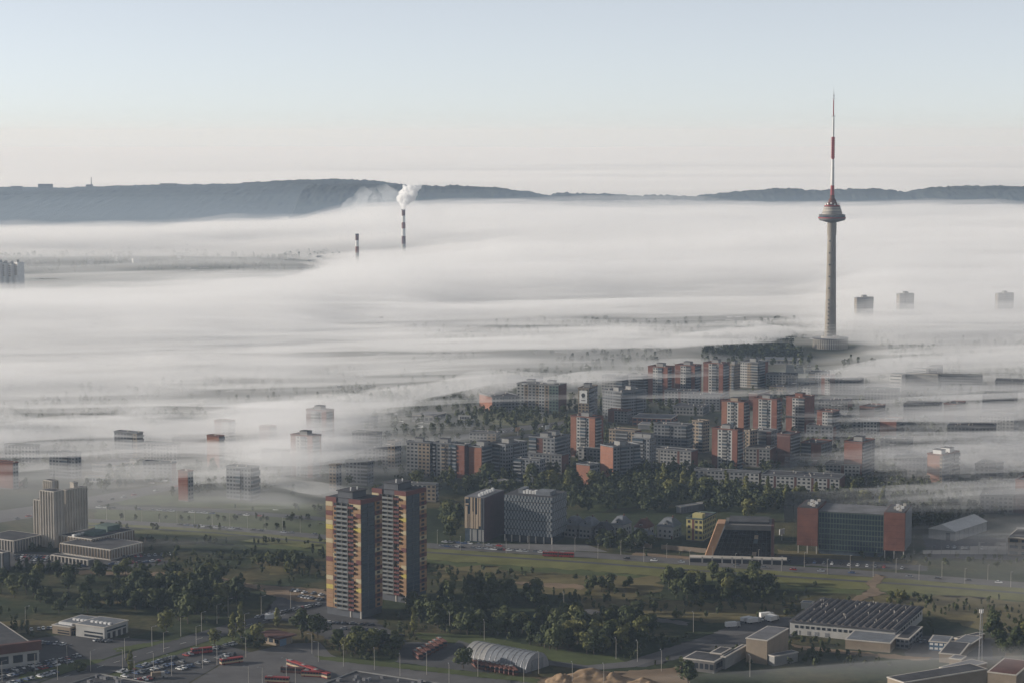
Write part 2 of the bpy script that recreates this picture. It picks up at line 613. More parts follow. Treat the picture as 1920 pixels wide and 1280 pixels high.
# saucer
z0, z1, z2 = zs - 1, zt(409), zt(403)
sc_ = MB().lathe([(5.4, z0), (11, z0 + 1.6), (15.5, (z0 + z1) / 2), (17.2, z1)], 64).build('saucer_bowl', M['concrete_d'], tv, smooth=True)
MB().lathe([(17.3, z1), (17.3, z1 + 1.0), (16.2, z1 + 1.1)], 64).build('saucer_rim', M['red'], sc_)
for k in range(40):
    a = 2 * math.pi * k / 40
    o = MB()
    if k == 0:
        pane_me = MB().box(-1.05, 1.05, -0.15, 0.15, 0, 2.2).mesh('pane', M['glass_b'])
    o = link(bpy.data.objects.new('pane', pane_me), sc_)
    o.location = (16.1 * math.cos(a), 16.1 * math.sin(a), z1 + 1.1)
    o.rotation_euler = (0, 0, a + math.pi / 2)
MB().lathe([(16.6, z1 + 3.3), (16.4, z1 + 4.2), (12.6, z1 + 4.9)], 64).build('saucer_roof', M['concrete_d'], sc_)
zc = zt(387)
MB().lathe([(12.4, z1 + 4.7), (11.6, (z1 + 4.7 + zc) / 2), (9.4, zc)], 32).build('upper_drum', M['concrete'], tv)
drum_z = np.linspace(z1 + 6, zc - 1, 5)
for z in drum_z:
    r = np.interp(z, [z1 + 4.7, zc], [12.5, 9.5])
    MB().lathe([(r + 0.35, z), (r + 0.35, z + 0.9)], 32).build('gallery_ring', M['concrete_d'], tv)
MB().lathe([(9.8, zc), (9.8, zc + 1.1), (9.2, zc + 1.2)], 32).build('gallery_rail', M['red'], tv)
zd = zt(376)
MB().lathe([(7.4, zc + 1), (7.4, zc + 3.5), (5.2, zc + 5), (4.8, zd), (2.9, zd + 3.0), (2.8, zt(366))], 24).build('mast_foot', M['brick_d'], tv)
for k in range(12):
    a = 2 * math.pi * k / 12 + 0.2
    if k == 0:
        dm = MB().lathe([(0.25, -0.5), (0.9, -0.25), (1.15, 0.1), (1.2, 0.25)], 12)
        dish_me = dm.mesh('dish_antenna', M['dish'])
    o = link(bpy.data.objects.new('dish_antenna', dish_me), tv)
    o.location = (8.8 * math.cos(a), 8.8 * math.sin(a), zc + 2.4 + (k % 3) * 0.8)
    o.rotation_euler = (math.pi / 2, 0, a + math.pi / 2)
# mast, section by section
secs = [(368, 348, 2.35, 2.3, 'red'), (348, 314, 2.3, 1.95, 'white'), (314, 299, 1.8, 1.75, 'white'), (299, 257, 1.7, 1.6, 'red'),
        (257, 220, 1.35, 1.25, 'white'), (218, 187, 0.72, 0.62, 'red'), (186, 172, 0.5, 0.35, 'steel'), (172, 162, 0.16, 0.06, 'steel')]
for (ya, yb, ra, rb, m) in secs:
    MB().lathe([(ra, zt(ya)), (rb, zt(yb))], 16).build('mast_section', M[m], tv)
for (y, r, h, m) in [(315, 2.6, 0.9, 'white'), (219, 2.4, 0.8, 'steel'), (216.5, 1.9, 0.5, 'white'), (186, 1.7, 0.7, 'steel'), (181, 0.95, 1.6, 'steel')]:
    MB().lathe([(r, zt(y)), (r, zt(y) + h)], 16).build('mast_platform', M[m], tv)
for k in range(9):
    z = zt(298) + k * (zt(258) - zt(298)) / 9 + 1
    for s in range(4):
        a = s * math.pi / 2 + 0.5
        if k == 0 and s == 0:
            ant_me = MB().box(-0.7, 0.7, -0.25, 0.25, 0, 2.1).mesh('antenna_panel', M['red'])
        o = link(bpy.data.objects.new('antenna_panel', ant_me), tv)
        o.location = (2.15 * math.cos(a), 2.15 * math.sin(a), z)
        o.rotation_euler = (0, 0, a + math.pi / 2)
for k in range(8):
    z = zt(256) + k * (zt(222) - zt(256)) / 8
    if k == 0:
        dip_me = MB().box(-1.75, 1.75, -0.12, 0.12, 0, 0.3).box(-0.12, 0.12, -1.75, 1.75, 0.35, 0.65).mesh('dipole', M['white'])
    o = link(bpy.data.objects.new('dipole', dip_me), tv)
    o.location = (0, 0, z + 1)


# ================================================================== CHIMNEYS AND THEIR SMOKE
def chimney(label, px, py, D, dia, bands):
    p = at_depth(px, py, D)
    o = empty('power_station_chimney', (p.x, p.y, 0))
    tag(o, label, 'chimney')
    zz = p.z
    zs_ = zz
    for i, (hh, m) in enumerate(bands):
        za = max(0, zs_ - hh)
        r1, r2 = dia / 2 * (1 + 0.25 * (zz - za) / zz), dia / 2 * (1 + 0.25 * (zz - zs_) / zz)
        MB().lathe([(r1, za), (r2, zs_)], 20).build('painted_band', M[m], o)
        zs_ = za
    MB().lathe([(dia / 2 * 1.12, zz - 2.2), (dia / 2 * 1.12, zz + 0.4)], 20).build('rim', M['dark'], o)
    return p


ch1 = chimney('tall red and white striped chimney with white steam rising', 756.5, 393, 4500, 7.4, [(13, 'brick_d'), (14, 'white'), (13, 'brick'), (16, 'white'), (16, 'brick_d'), (60, 'panel_w')])
ch2 = chimney('shorter red and white striped chimney left of the steaming one', 669.5, 439, 4100, 6.4, [(12, 'brick_d'), (12, 'white'), (12, 'brick'), (60, 'panel_w')])


def lump(name, pts, m, label, seed=0, sub=3):
    """Closed billowy mesh: a union of noisy balls by distance field is too heavy, so one noisy ball per puff joined."""
    r = random.Random(seed)
    V, F, off = [], [], 0
    import bmesh
    bm = bmesh.new()
    for (x, y, z, rad) in pts:
        d = bmesh.ops.create_icosphere(bm, subdivisions=sub, radius=rad)
        ph = [r.uniform(0, 6.28) for _ in range(6)]
        for v in d['verts']:
            n = v.co / rad
            k = 1 + 0.16 * math.sin(4 * n.x + ph[0]) * math.sin(5 * n.y + ph[1]) + 0.12 * math.sin(8 * n.z + ph[2]) * math.sin(7 * n.x + ph[3]) + 0.07 * math.sin(15 * n.y + ph[4]) * math.sin(13 * n.z + ph[5])
            v.co = v.co * k + Vector((x, y, z))
    me = bpy.data.meshes.new(name)
    bm.to_mesh(me)
    bm.free()
    me.materials.append(m)
    o = link(bpy.data.objects.new(name, me))
    return tag(o, label, 'smoke', kind='stuff')


M_STEAM = volume('steam', 0.3, (1, 1, 1), 0.1)
M_SMOKE = volume('blue_smoke', 0.009, (0.93, 0.97, 1.0), 0.1)
puffs = []
r_ = random.Random(4)
for (x, y, rad) in [(757, 391, 4), (757, 386, 6), (756, 380, 9), (762, 378, 9), (753, 372, 10), (763, 370, 13), (771, 371, 10), (756, 363, 9), (766, 360, 12),
                    (775, 362, 9), (760, 354, 6), (770, 352, 8), (780, 355, 7), (786, 351, 5), (777, 347, 4), (783, 346, 3), (757, 349, 3), (790, 347, 3)]:
    q = at_depth(x, y, 4500 + r_.uniform(-8, 8))
    puffs.append((q.x, q.y, q.z, rad * 1.0))
lump('steam_plume', puffs, M_STEAM, 'white steam cloud above the tall striped chimney', 2)
puffs = []
for (x, y, rad) in [(660, 392, 26), (690, 380, 34), (722, 378, 36), (752, 392, 28), (700, 396, 34), (735, 398, 30), (780, 398, 24), (820, 396, 18)]:
    q = at_depth(x, y, 4700 + r_.uniform(-40, 40))
    puffs.append((q.x, q.y, q.z, rad * 1.0))
lump('smoke_veil', puffs, M_SMOKE, 'bluish smoke spreading left of the tall striped chimney', 5)

# ================================================================== BUILDINGS
def axes(b):
    b = R(b)
    return Vector((math.cos(b), math.sin(b), 0)), Vector((-math.sin(b), math.cos(b), 0))


def solve_len(P0, d, z, tx):
    """Length along d from P0 whose end appears at photo column tx."""
    lo, hi = 0.0, 400.0
    f = lambda t: px_of((P0.x + d.x * t, P0.y + d.y * t, z))[0] - tx
    s = 1 if f(hi) > f(lo) else -1
    for _ in range(50):
        mid = (lo + hi) / 2
        if f(mid) * s < 0:
            lo = mid
        else:
            hi = mid
    return (lo + hi) / 2


FOOT = []          # building footprints: corner, axes, sizes


def foot(P, dr, dl, W, L):
    FOOT.append((P.x, P.y, dr.x, dr.y, W, L))


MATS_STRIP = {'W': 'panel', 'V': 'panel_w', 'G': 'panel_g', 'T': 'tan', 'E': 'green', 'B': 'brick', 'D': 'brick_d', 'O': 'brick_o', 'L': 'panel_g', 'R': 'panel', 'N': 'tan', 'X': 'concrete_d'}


def face_strips(root, spec, length, z0, h, fl, side, rnd):
    """Cladding strips along one face. side 'L': plane x=0, runs along y; side 'R': plane y=0, runs along x."""
    toks = spec.split()
    tot = sum(float(t[1:]) for t in toks)
    s = 0.0
    fh = (h - z0) / fl

    def bx(mb, a0, a1, d0, d1, z_0, z_1, mi=0):
        # a: along the face, d: outward distance
        if side == 'L':
            mb.box(-d1, -d0, a0, a1, z_0, z_1, mi)
        else:
            mb.box(a0, a1, -d1, -d0, z_0, z_1, mi)

    # the left face runs away to the left: strip order given as seen from left to right
    if side == 'L':
        toks = toks[::-1]
    for t in toks:
        k, wd = t[0], float(t[1:]) / tot * length
        a0, a1 = s, s + wd
        s = a1
        m = M[MATS_STRIP[k]]
        if k in 'BDO':
            mb = MB()
            for i in range(fl):
                bx(mb, a0 + 0.06, a1 - 0.06, -0.3, 0.22, z0 + i * fh + 0.06, z0 + (i + 1) * fh - 0.06)
            o = mb.build('brick_panel', m, root)
            o['kind'] = 'stuff'
            continue
        if k in 'X':
            mb = MB()
            bx(mb, a0 + 0.1, a1 - 0.1, -0.3, 0.12, z0, h - 0.3)
            mb.build('stair_strip', m, root)
            continue
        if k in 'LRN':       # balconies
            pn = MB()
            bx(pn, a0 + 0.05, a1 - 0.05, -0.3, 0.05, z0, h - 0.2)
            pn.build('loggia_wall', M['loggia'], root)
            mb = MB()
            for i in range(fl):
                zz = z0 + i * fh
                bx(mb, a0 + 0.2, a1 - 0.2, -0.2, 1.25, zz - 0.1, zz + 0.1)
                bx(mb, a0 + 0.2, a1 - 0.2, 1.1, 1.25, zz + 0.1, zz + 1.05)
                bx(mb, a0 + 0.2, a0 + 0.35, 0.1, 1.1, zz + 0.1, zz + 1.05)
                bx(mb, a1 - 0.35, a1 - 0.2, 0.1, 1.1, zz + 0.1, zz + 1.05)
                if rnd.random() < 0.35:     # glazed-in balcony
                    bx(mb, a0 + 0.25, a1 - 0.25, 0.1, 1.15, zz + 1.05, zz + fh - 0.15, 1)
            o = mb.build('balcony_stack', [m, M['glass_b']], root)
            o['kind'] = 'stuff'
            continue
        mb = MB()
        bx(mb, a0 + 0.03, a1 - 0.03, -0.3, 0.12, z0, h - 0.15)
        mb.build('wall_panel', m, root)
        n = max(1, int(round(wd / 3.3)))
        g = MB()
        for i in range(fl):
            for j in range(n):
                c = a0 + (j + 0.5) * wd / n
                ww = min(0.95, wd / n * 0.30)
                bx(g, c - ww, c + ww, 0.0, 0.16, z0 + i * fh + fh * 0.33, z0 + i * fh + fh * 0.82, 0)
                bx(g, c - ww - 0.1, c + ww + 0.1, 0.1, 0.24, z0 + i * fh + fh * 0.27, z0 + i * fh + fh * 0.33, 1)
        o = g.build('window_array', [M['glass'], m], root)
        o['kind'] = 'stuff'


def block(label, cx, ty, h, lx, rx, b=58, fl=9, left='W1', right='G1', pent=1, core='panel_g', roof='roof', name='apartment_block', cat='building', group=None, z0=0.8, pentm='panel', wmax=26.0):
    P = at(cx, ty, h)
    root = empty(name, (P.x, P.y, 0), R(b))
    tag(root, label, cat, group)
    dr, dl = axes(b)
    W = solve_len(P, dr, h, rx)
    if b > 48:
        W = min(W, wmax)
    L = solve_len(P, dl, h, lx)
    foot(P, dr, dl, W, L)
    rnd = random.Random(int(cx * 7 + ty))
    MB().box(0.02, W, 0.02, L, 0, h - 0.3).build('wall', M[core], root)
    MB().box(-0.15, W + 0.15, -0.15, L + 0.15, 0, z0 - 0.05).build('plinth', M['concrete_d'], root)
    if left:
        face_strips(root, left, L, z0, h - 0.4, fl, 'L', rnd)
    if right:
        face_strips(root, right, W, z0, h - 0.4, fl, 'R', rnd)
    rf = MB().box(-0.3, W + 0.3, -0.3, L + 0.3, h - 0.32, h).build('roof', M[roof], root)
    pp = MB()
    for (a, bb, c, d) in ((-0.3, W + 0.3, -0.3, 0.0), (-0.3, W + 0.3, L, L + 0.3), (-0.3, 0.0, 0.0, L), (W, W + 0.3, 0.0, L)):
        pp.box(a, bb, c, d, h, h + 0.7)
    pp.build('parapet', M[core], rf)
    for k in range(pent):
        t = (k + 0.5) / pent
        if L >= W:
            a, c = W * 0.5, L * t
        else:
            a, c = W * t, L * 0.5
        sx_, sy_ = min(3.2, W * 0.3), min(3.6, L * 0.3)
        MB().box(a - sx_, a + sx_, c - sy_, c + sy_, h, h + 3.2).box(a - sx_ - .2, a + sx_ + .2, c - sy_ - .2, c + sy_ + .2, h + 3.2, h + 3.5, 1).build('lift_house', [M[pentm], M['roof']], rf)
    for k in range(max(2, int(L * W / 120))):
        a, c = rnd.uniform(1, W - 1), rnd.uniform(1, L - 1)
        MB().box(a - .5, a + .5, c - .4, c + .4, h, h + rnd.uniform(.8, 1.5)).build('vent', M['concrete'], rf)
    return root, W, L


TW = 'O3 V2 L2 V2 O3'      # brick tower front: brick, window column, balconies, window column, brick
# --- tall brick flats
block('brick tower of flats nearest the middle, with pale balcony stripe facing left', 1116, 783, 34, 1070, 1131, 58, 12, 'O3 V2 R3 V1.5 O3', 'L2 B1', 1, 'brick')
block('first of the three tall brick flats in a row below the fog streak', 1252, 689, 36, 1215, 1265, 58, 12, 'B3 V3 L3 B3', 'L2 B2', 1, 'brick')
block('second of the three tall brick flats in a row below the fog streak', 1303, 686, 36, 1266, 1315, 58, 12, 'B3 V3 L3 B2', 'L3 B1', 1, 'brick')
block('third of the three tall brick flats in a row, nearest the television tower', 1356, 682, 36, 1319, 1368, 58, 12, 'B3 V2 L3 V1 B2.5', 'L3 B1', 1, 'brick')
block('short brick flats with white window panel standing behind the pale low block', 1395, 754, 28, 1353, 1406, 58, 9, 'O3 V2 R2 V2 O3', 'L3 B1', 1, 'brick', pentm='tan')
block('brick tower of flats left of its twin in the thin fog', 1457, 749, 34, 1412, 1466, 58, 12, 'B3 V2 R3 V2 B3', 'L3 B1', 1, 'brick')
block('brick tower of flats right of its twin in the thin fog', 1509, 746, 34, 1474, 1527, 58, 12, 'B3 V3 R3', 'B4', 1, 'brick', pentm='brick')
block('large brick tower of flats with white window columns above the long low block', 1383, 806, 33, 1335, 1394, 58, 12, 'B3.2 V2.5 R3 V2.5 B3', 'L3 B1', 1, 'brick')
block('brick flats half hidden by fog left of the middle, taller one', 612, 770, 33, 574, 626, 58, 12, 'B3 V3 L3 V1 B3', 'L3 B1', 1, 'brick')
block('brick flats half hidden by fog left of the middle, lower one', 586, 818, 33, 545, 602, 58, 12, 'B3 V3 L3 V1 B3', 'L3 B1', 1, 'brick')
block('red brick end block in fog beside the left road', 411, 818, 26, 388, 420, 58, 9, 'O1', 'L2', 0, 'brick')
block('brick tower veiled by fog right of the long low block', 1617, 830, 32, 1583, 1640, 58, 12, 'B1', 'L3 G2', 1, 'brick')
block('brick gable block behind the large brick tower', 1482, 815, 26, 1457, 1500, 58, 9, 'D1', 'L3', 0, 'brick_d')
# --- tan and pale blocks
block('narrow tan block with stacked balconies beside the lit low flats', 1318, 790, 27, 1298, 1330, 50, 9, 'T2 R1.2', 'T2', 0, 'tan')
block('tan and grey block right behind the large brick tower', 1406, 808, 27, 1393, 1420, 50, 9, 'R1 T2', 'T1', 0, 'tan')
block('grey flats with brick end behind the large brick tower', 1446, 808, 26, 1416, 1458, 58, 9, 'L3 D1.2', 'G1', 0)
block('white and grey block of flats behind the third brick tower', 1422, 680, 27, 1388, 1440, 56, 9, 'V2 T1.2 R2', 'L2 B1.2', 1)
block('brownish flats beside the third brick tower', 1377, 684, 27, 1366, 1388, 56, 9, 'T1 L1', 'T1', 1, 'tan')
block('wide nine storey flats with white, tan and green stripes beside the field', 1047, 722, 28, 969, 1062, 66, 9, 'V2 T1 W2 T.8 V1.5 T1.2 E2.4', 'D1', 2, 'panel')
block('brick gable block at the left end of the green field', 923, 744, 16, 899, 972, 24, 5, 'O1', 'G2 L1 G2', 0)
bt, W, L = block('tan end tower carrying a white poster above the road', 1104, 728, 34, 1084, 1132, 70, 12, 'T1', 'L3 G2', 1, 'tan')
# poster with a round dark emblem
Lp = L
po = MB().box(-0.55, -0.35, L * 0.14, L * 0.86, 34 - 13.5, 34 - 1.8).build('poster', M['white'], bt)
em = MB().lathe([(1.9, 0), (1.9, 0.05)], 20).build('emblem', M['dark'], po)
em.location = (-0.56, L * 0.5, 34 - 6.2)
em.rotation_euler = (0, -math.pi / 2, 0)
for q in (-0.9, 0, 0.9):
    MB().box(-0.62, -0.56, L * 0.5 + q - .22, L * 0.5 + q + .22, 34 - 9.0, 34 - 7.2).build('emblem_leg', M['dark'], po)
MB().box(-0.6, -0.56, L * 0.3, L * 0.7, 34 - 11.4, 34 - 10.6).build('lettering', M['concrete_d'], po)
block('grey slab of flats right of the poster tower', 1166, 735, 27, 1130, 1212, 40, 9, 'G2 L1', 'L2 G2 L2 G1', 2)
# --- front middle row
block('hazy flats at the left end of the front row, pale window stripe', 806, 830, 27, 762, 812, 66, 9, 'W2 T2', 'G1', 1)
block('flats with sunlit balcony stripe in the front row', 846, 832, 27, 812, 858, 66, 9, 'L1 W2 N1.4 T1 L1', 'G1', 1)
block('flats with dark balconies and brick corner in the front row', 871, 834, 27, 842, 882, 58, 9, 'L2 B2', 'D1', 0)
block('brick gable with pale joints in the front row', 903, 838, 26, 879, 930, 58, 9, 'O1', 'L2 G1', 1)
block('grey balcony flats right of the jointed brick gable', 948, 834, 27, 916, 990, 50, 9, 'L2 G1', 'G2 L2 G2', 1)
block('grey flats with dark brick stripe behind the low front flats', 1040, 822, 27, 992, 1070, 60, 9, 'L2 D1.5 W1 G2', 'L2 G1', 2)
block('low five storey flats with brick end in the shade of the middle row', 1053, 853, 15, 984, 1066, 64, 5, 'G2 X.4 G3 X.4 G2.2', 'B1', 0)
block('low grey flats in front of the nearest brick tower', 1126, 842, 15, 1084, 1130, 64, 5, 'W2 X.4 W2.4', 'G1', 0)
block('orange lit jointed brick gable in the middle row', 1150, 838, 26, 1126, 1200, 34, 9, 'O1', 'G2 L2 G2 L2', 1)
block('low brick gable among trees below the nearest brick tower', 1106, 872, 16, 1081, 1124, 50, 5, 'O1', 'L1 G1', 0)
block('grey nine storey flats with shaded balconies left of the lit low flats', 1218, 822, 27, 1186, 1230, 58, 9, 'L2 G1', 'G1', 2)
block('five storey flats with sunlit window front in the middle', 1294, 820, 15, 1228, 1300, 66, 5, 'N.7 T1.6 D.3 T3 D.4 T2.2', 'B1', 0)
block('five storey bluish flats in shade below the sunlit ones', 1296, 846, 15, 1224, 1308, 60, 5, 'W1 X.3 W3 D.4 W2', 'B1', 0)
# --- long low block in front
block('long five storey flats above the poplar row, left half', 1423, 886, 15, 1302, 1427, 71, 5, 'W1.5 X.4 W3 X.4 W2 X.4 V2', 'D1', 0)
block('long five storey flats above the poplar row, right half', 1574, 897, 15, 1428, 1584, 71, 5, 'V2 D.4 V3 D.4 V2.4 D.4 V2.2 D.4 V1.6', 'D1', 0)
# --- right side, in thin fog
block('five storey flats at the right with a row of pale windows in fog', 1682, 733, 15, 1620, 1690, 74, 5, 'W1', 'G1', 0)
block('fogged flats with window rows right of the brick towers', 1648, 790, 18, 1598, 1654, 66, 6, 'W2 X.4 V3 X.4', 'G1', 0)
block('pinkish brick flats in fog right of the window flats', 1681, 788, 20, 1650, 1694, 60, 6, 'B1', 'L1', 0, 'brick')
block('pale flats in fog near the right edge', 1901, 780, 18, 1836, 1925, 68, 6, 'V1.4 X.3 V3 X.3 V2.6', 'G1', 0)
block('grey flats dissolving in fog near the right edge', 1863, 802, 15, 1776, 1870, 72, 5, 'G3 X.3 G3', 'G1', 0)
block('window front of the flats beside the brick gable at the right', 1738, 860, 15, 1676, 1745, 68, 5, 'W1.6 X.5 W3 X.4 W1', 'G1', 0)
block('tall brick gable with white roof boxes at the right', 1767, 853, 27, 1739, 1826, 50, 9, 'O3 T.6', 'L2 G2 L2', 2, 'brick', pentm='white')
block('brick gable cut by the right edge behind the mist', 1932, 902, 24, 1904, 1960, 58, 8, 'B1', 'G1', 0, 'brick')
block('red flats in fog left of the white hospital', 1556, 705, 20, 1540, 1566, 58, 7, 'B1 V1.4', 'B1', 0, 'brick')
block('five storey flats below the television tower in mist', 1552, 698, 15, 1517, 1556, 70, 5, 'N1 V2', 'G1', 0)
block('grey five storey flats below the television tower', 1490, 703, 15, 1436, 1496, 72, 5, 'G1 W3', 'G1', 0)
block('low cream pavilion in front of the grey flats', 1478, 727, 7, 1443, 1492, 66, 2, 'T1', 'G1', 0, 'tan')
# --- far right tower tops rising out of the fog
for (lab, cx, ty, lx, rx) in (('tower of flats with roof box rising from fog right of the television tower', 1607, 559, 1602, 1638),
                              ('tower of flats in fog, middle one of the three at the right', 1687, 552, 1681, 1714),
                              ('tower of flats in fog at the right edge', 1872, 551, 1866, 1901)):
    block(lab, cx, ty, 46, lx, rx, 26, 15, 'T1', 'G2 L1 G2', 1, 'panel_g')
# --- left side in thin fog
block('grey flats under the thick fog bank at the left', 256, 812, 24, 214, 268, 62, 8, 'G2 L1 T.6', 'L1', 0)
block('five storey flats with sunlit windows left of the fogged brick gable', 332, 832, 15, 268, 338, 72, 5, 'V1.5 X.4 V2.5 X.4 V1.6', 'G1', 0)
block('row of low flats behind the fogged brick gable', 386, 824, 14, 322, 392, 74, 5, 'W2 X.4 W3', 'G1', 0)
block('brick and white flats at the upper left in fog', 428, 790, 24, 402, 440, 62, 8, 'B1 V1', 'L1', 0, 'brick')
block('long pale low flats in fog behind the twin towers', 744, 842, 15, 682, 752, 66, 5, 'W2 X.3 W3', 'T1', 0)
block('tan gable block standing in fog left of the front row', 740, 828, 22, 727, 752, 60, 7, 'T1', 'G1', 0, 'tan')
block('tan gable block standing in fog just above the fog tongue', 630, 872, 20, 617, 640, 60, 7, 'T1', 'G1', 0, 'tan')
block('fog veiled flats left of the middle front row', 690, 866, 18, 648, 700, 66, 6, 'G2 L1', 'G1', 0)
block('pale five storey flats peeping out behind the twin towers', 817, 908, 13, 750, 822, 72, 4, 'W3 T1', 'W1', 0)
block('red flats at the left edge in fog', 24, 868, 20, -20, 34, 60, 7, 'B1', 'G1', 0, 'brick')
block('red flats in fog above the left lawn', 352, 884, 22, 334, 362, 60, 7, 'B1', 'G1', 0, 'brick')
block('grey flats in fog above the left lawn', 470, 878, 24, 424, 486, 62, 8, 'G2 L1 G2', 'L1', 0)

FOOT.append((TX - 48, TY - 150, 1.0, 0.0, 96, 185))     # clear ground round the television tower podium
# --- more blocks between and behind, mostly veiled
for (lab, cx, ty, h, lx, rx, b, fl, lf, rt, core) in (
        ('grey slab in haze left behind the first brick tower', 1206, 704, 27, 1176, 1222, 52, 9, 'G2 L1', 'L1', 'panel_g'),
        ('pale slab dissolving in fog above the poster tower', 1168, 706, 27, 1128, 1178, 60, 9, 'W2 L1', 'G1', 'panel_g'),
        ('low flats in fog behind the striped nine storey flats', 1010, 708, 15, 950, 1018, 70, 5, 'W1', 'G1', 'panel_g'),
        ('brick low flats between poster tower and school', 1176, 770, 12, 1140, 1184, 64, 4, 'B1 W2', 'G1', 'brick'),
        ('low grey nursery behind the brick school', 1318, 764, 8, 1262, 1330, 72, 2, 'W1', 'G1', 'panel_g'),
        ('five storey flats between the three brick towers and the pair', 1350, 742, 15, 1290, 1358, 72, 5, 'G2 X.4 G2', 'B1', 'panel_g'),
        ('low pale flats behind the pair of brick towers', 1520, 724, 15, 1500, 1540, 66, 5, 'V1', 'G1', 'panel'),
        ('fogged slab right of the pair of brick towers', 1590, 752, 15, 1534, 1598, 72, 5, 'W2 X.4 W2', 'B1', 'panel_g'),
        ('brick gable in fog below the row of pale windows', 1640, 764, 18, 1612, 1660, 58, 6, 'B1', 'G1', 'brick'),
        ('long grey flats in fog below the hospital', 1760, 760, 15, 1694, 1768, 72, 5, 'G2 X.3 W2', 'G1', 'panel_g'),
        ('pink gable in fog below the hospital', 1792, 758, 18, 1770, 1812, 58, 6, 'B1', 'L1', 'brick'),
        ('grey slab in fog at the right edge below the hospital', 1902, 742, 20, 1842, 1912, 70, 7, 'G3 L1', 'G1', 'panel_g'),
        ('low flats in fog at the right edge level with the hospital', 1918, 716, 15, 1866, 1926, 74, 5, 'W1', 'G1', 'panel_g'),
        ('grey flats behind the large brick tower to its right', 1562, 800, 15, 1512, 1570, 70, 5, 'G2 X.4 G2', 'B1', 'panel_g'),
        ('brick block in fog above the long low flats right end', 1540, 832, 18, 1502, 1560, 60, 6, 'L1 B1', 'G1', 'brick'),
        ('fog hidden slab left of the brick gable with roof boxes', 1700, 826, 18, 1650, 1712, 66, 6, 'G2 L1', 'G1', 'panel_g'),
        ('grey block in mist right of the brick gable with roof boxes', 1868, 872, 18, 1828, 1882, 62, 6, 'G2 L1', 'G1', 'panel_g'),
        ('five storey flats in mist above the tent hall', 1900, 930, 13, 1838, 1908, 72, 4, 'W2 X.4 W2', 'B1', 'panel_g'),
        ('grey slab in fog above the left road', 530, 846, 20, 490, 544, 62, 7, 'G2 L1', 'G1', 'panel_g'),
        ('pale slab in fog left of the tan gable', 706, 812, 22, 660, 716, 66, 7, 'W2 L1', 'G1', 'panel'),
        ('low flats in fog left of the showroom', 700, 782, 12, 650, 708, 72, 4, 'W1', 'G1', 'panel_g'),
        ('brick gable in fog under the long fog ridge', 506, 800, 22, 486, 518, 58, 7, 'B1', 'L1', 'brick'),
        ('grey slab under the left fog bank beside the press tower', 140, 850, 20, 92, 152, 64, 7, 'G2 L1 G1', 'G1', 'panel_g'),
        ('pale low flats at the left edge under the fog bank', 66, 836, 15, 8, 74, 72, 5, 'V2 X.4 V2', 'G1', 'panel'),
        ('row of grey flats right of the signboard shop', 322, 868, 15, 268, 330, 72, 5, 'G2 X.4 G2', 'B1', 'panel_g'),
        ('grey balcony flats between the two middle brick gables', 1012, 862, 18, 962, 1022, 62, 6, 'L1 G2', 'G1', 'panel_g'),
        ('long grey slab rising behind the sunlit low flats', 1288, 798, 27, 1226, 1298, 66, 9, 'G2 L1 G2 L1', 'L1', 'panel_g'),
        ('brown and grey slab behind the orange lit gable', 1190, 808, 27, 1142, 1202, 60, 9, 'T1 L2 T1', 'B1', 'tan'),
        ('brick and white block in mist right of the pair of towers', 1562, 772, 27, 1532, 1574, 58, 9, 'B1 V1 L1', 'L1', 'brick'),
        ('low flats in mist left of the hospital', 1612, 714, 15, 1566, 1620, 72, 5, 'W2 X.4 W2', 'G1', 'panel_g'),
        ('low window front below the brick gable behind the large tower', 1444, 842, 15, 1398, 1456, 68, 5, 'W2 D.4 W2', 'B1', 'panel'),
        ('low pale flats in front of the sunlit balcony flats', 884, 858, 13, 826, 892, 70, 4, 'W2 X.4 W2', 'G1', 'panel'),
        ('low grey flats in front of the grey balcony flats', 968, 866, 12, 916, 976, 70, 4, 'G2 X.4 W2', 'B1', 'panel_g'),
        ('low brick ended flats below the three tall brick flats', 1302, 734, 15, 1246, 1310, 70, 5, 'W2 D.4 W2', 'B1', 'panel_g'),
        ('low flats in mist behind the right end of the long flats', 1612, 872, 15, 1548, 1622, 70, 5, 'W2 D.4 V2', 'B1', 'panel'),
        ('pale flats behind the jointed brick gable row', 930, 812, 15, 880, 938, 72, 5, 'W2 T1', 'G1', 'panel')):
    block(lab, cx, ty, h, lx, rx, b, fl, lf, rt, 0, core)

# ================================================================== TWIN TOWERS
M['orange'] = mat('ochre_panel', (0.27, 0.165, 0.094), 0.8, 0.10, 0.25, 0.2)
M['cream'] = mat('cream_panel', (0.40, 0.335, 0.215), 0.8, 0.08, 0.25, 0.2)
M['yellow'] = mat('yellow_panel', (0.42, 0.335, 0.09), 0.8, 0.08, 0.25, 0.2)
M['maroon'] = mat('maroon_panel', (0.13, 0.054, 0.05), 0.8, 0.12, 0.25, 0.2)
M['slate'] = mat('slate_panel', (0.085, 0.09, 0.10), 0.8, 0.15, 0.25, 0.2)
M['balc'] = mat('grey_balcony', (0.165, 0.158, 0.14), 0.8, 0.15, 0.4, 0.2)

COLA = {1: 'cream', 3: 'maroon', 5: 'cream', 6: 'yellow', 9: 'cream', 13: 'maroon', 17: 'cream', 19: 'yellow'}
COLE = {1: 'cream', 3: 'maroon', 5: 'cream', 6: 'yellow', 9: 'cream', 13: 'maroon', 17: 'cream', 19: 'yellow'}
COLB = {1: 'maroon', 5: 'maroon', 7: 'maroon', 10: 'maroon', 12: 'cream', 17: 'maroon', 22: 'cream'}
COLD = {1: 'cream', 6: 'yellow', 11: 'cream'}
_pm = {}


def piece(key, mb_fn, mats, name, root, loc):
    if key not in _pm:
        _pm[key] = mb_fn().mesh(name, mats)
    o = link(bpy.data.objects.new(name, _pm[key]), root)
    o.location = loc
    return o


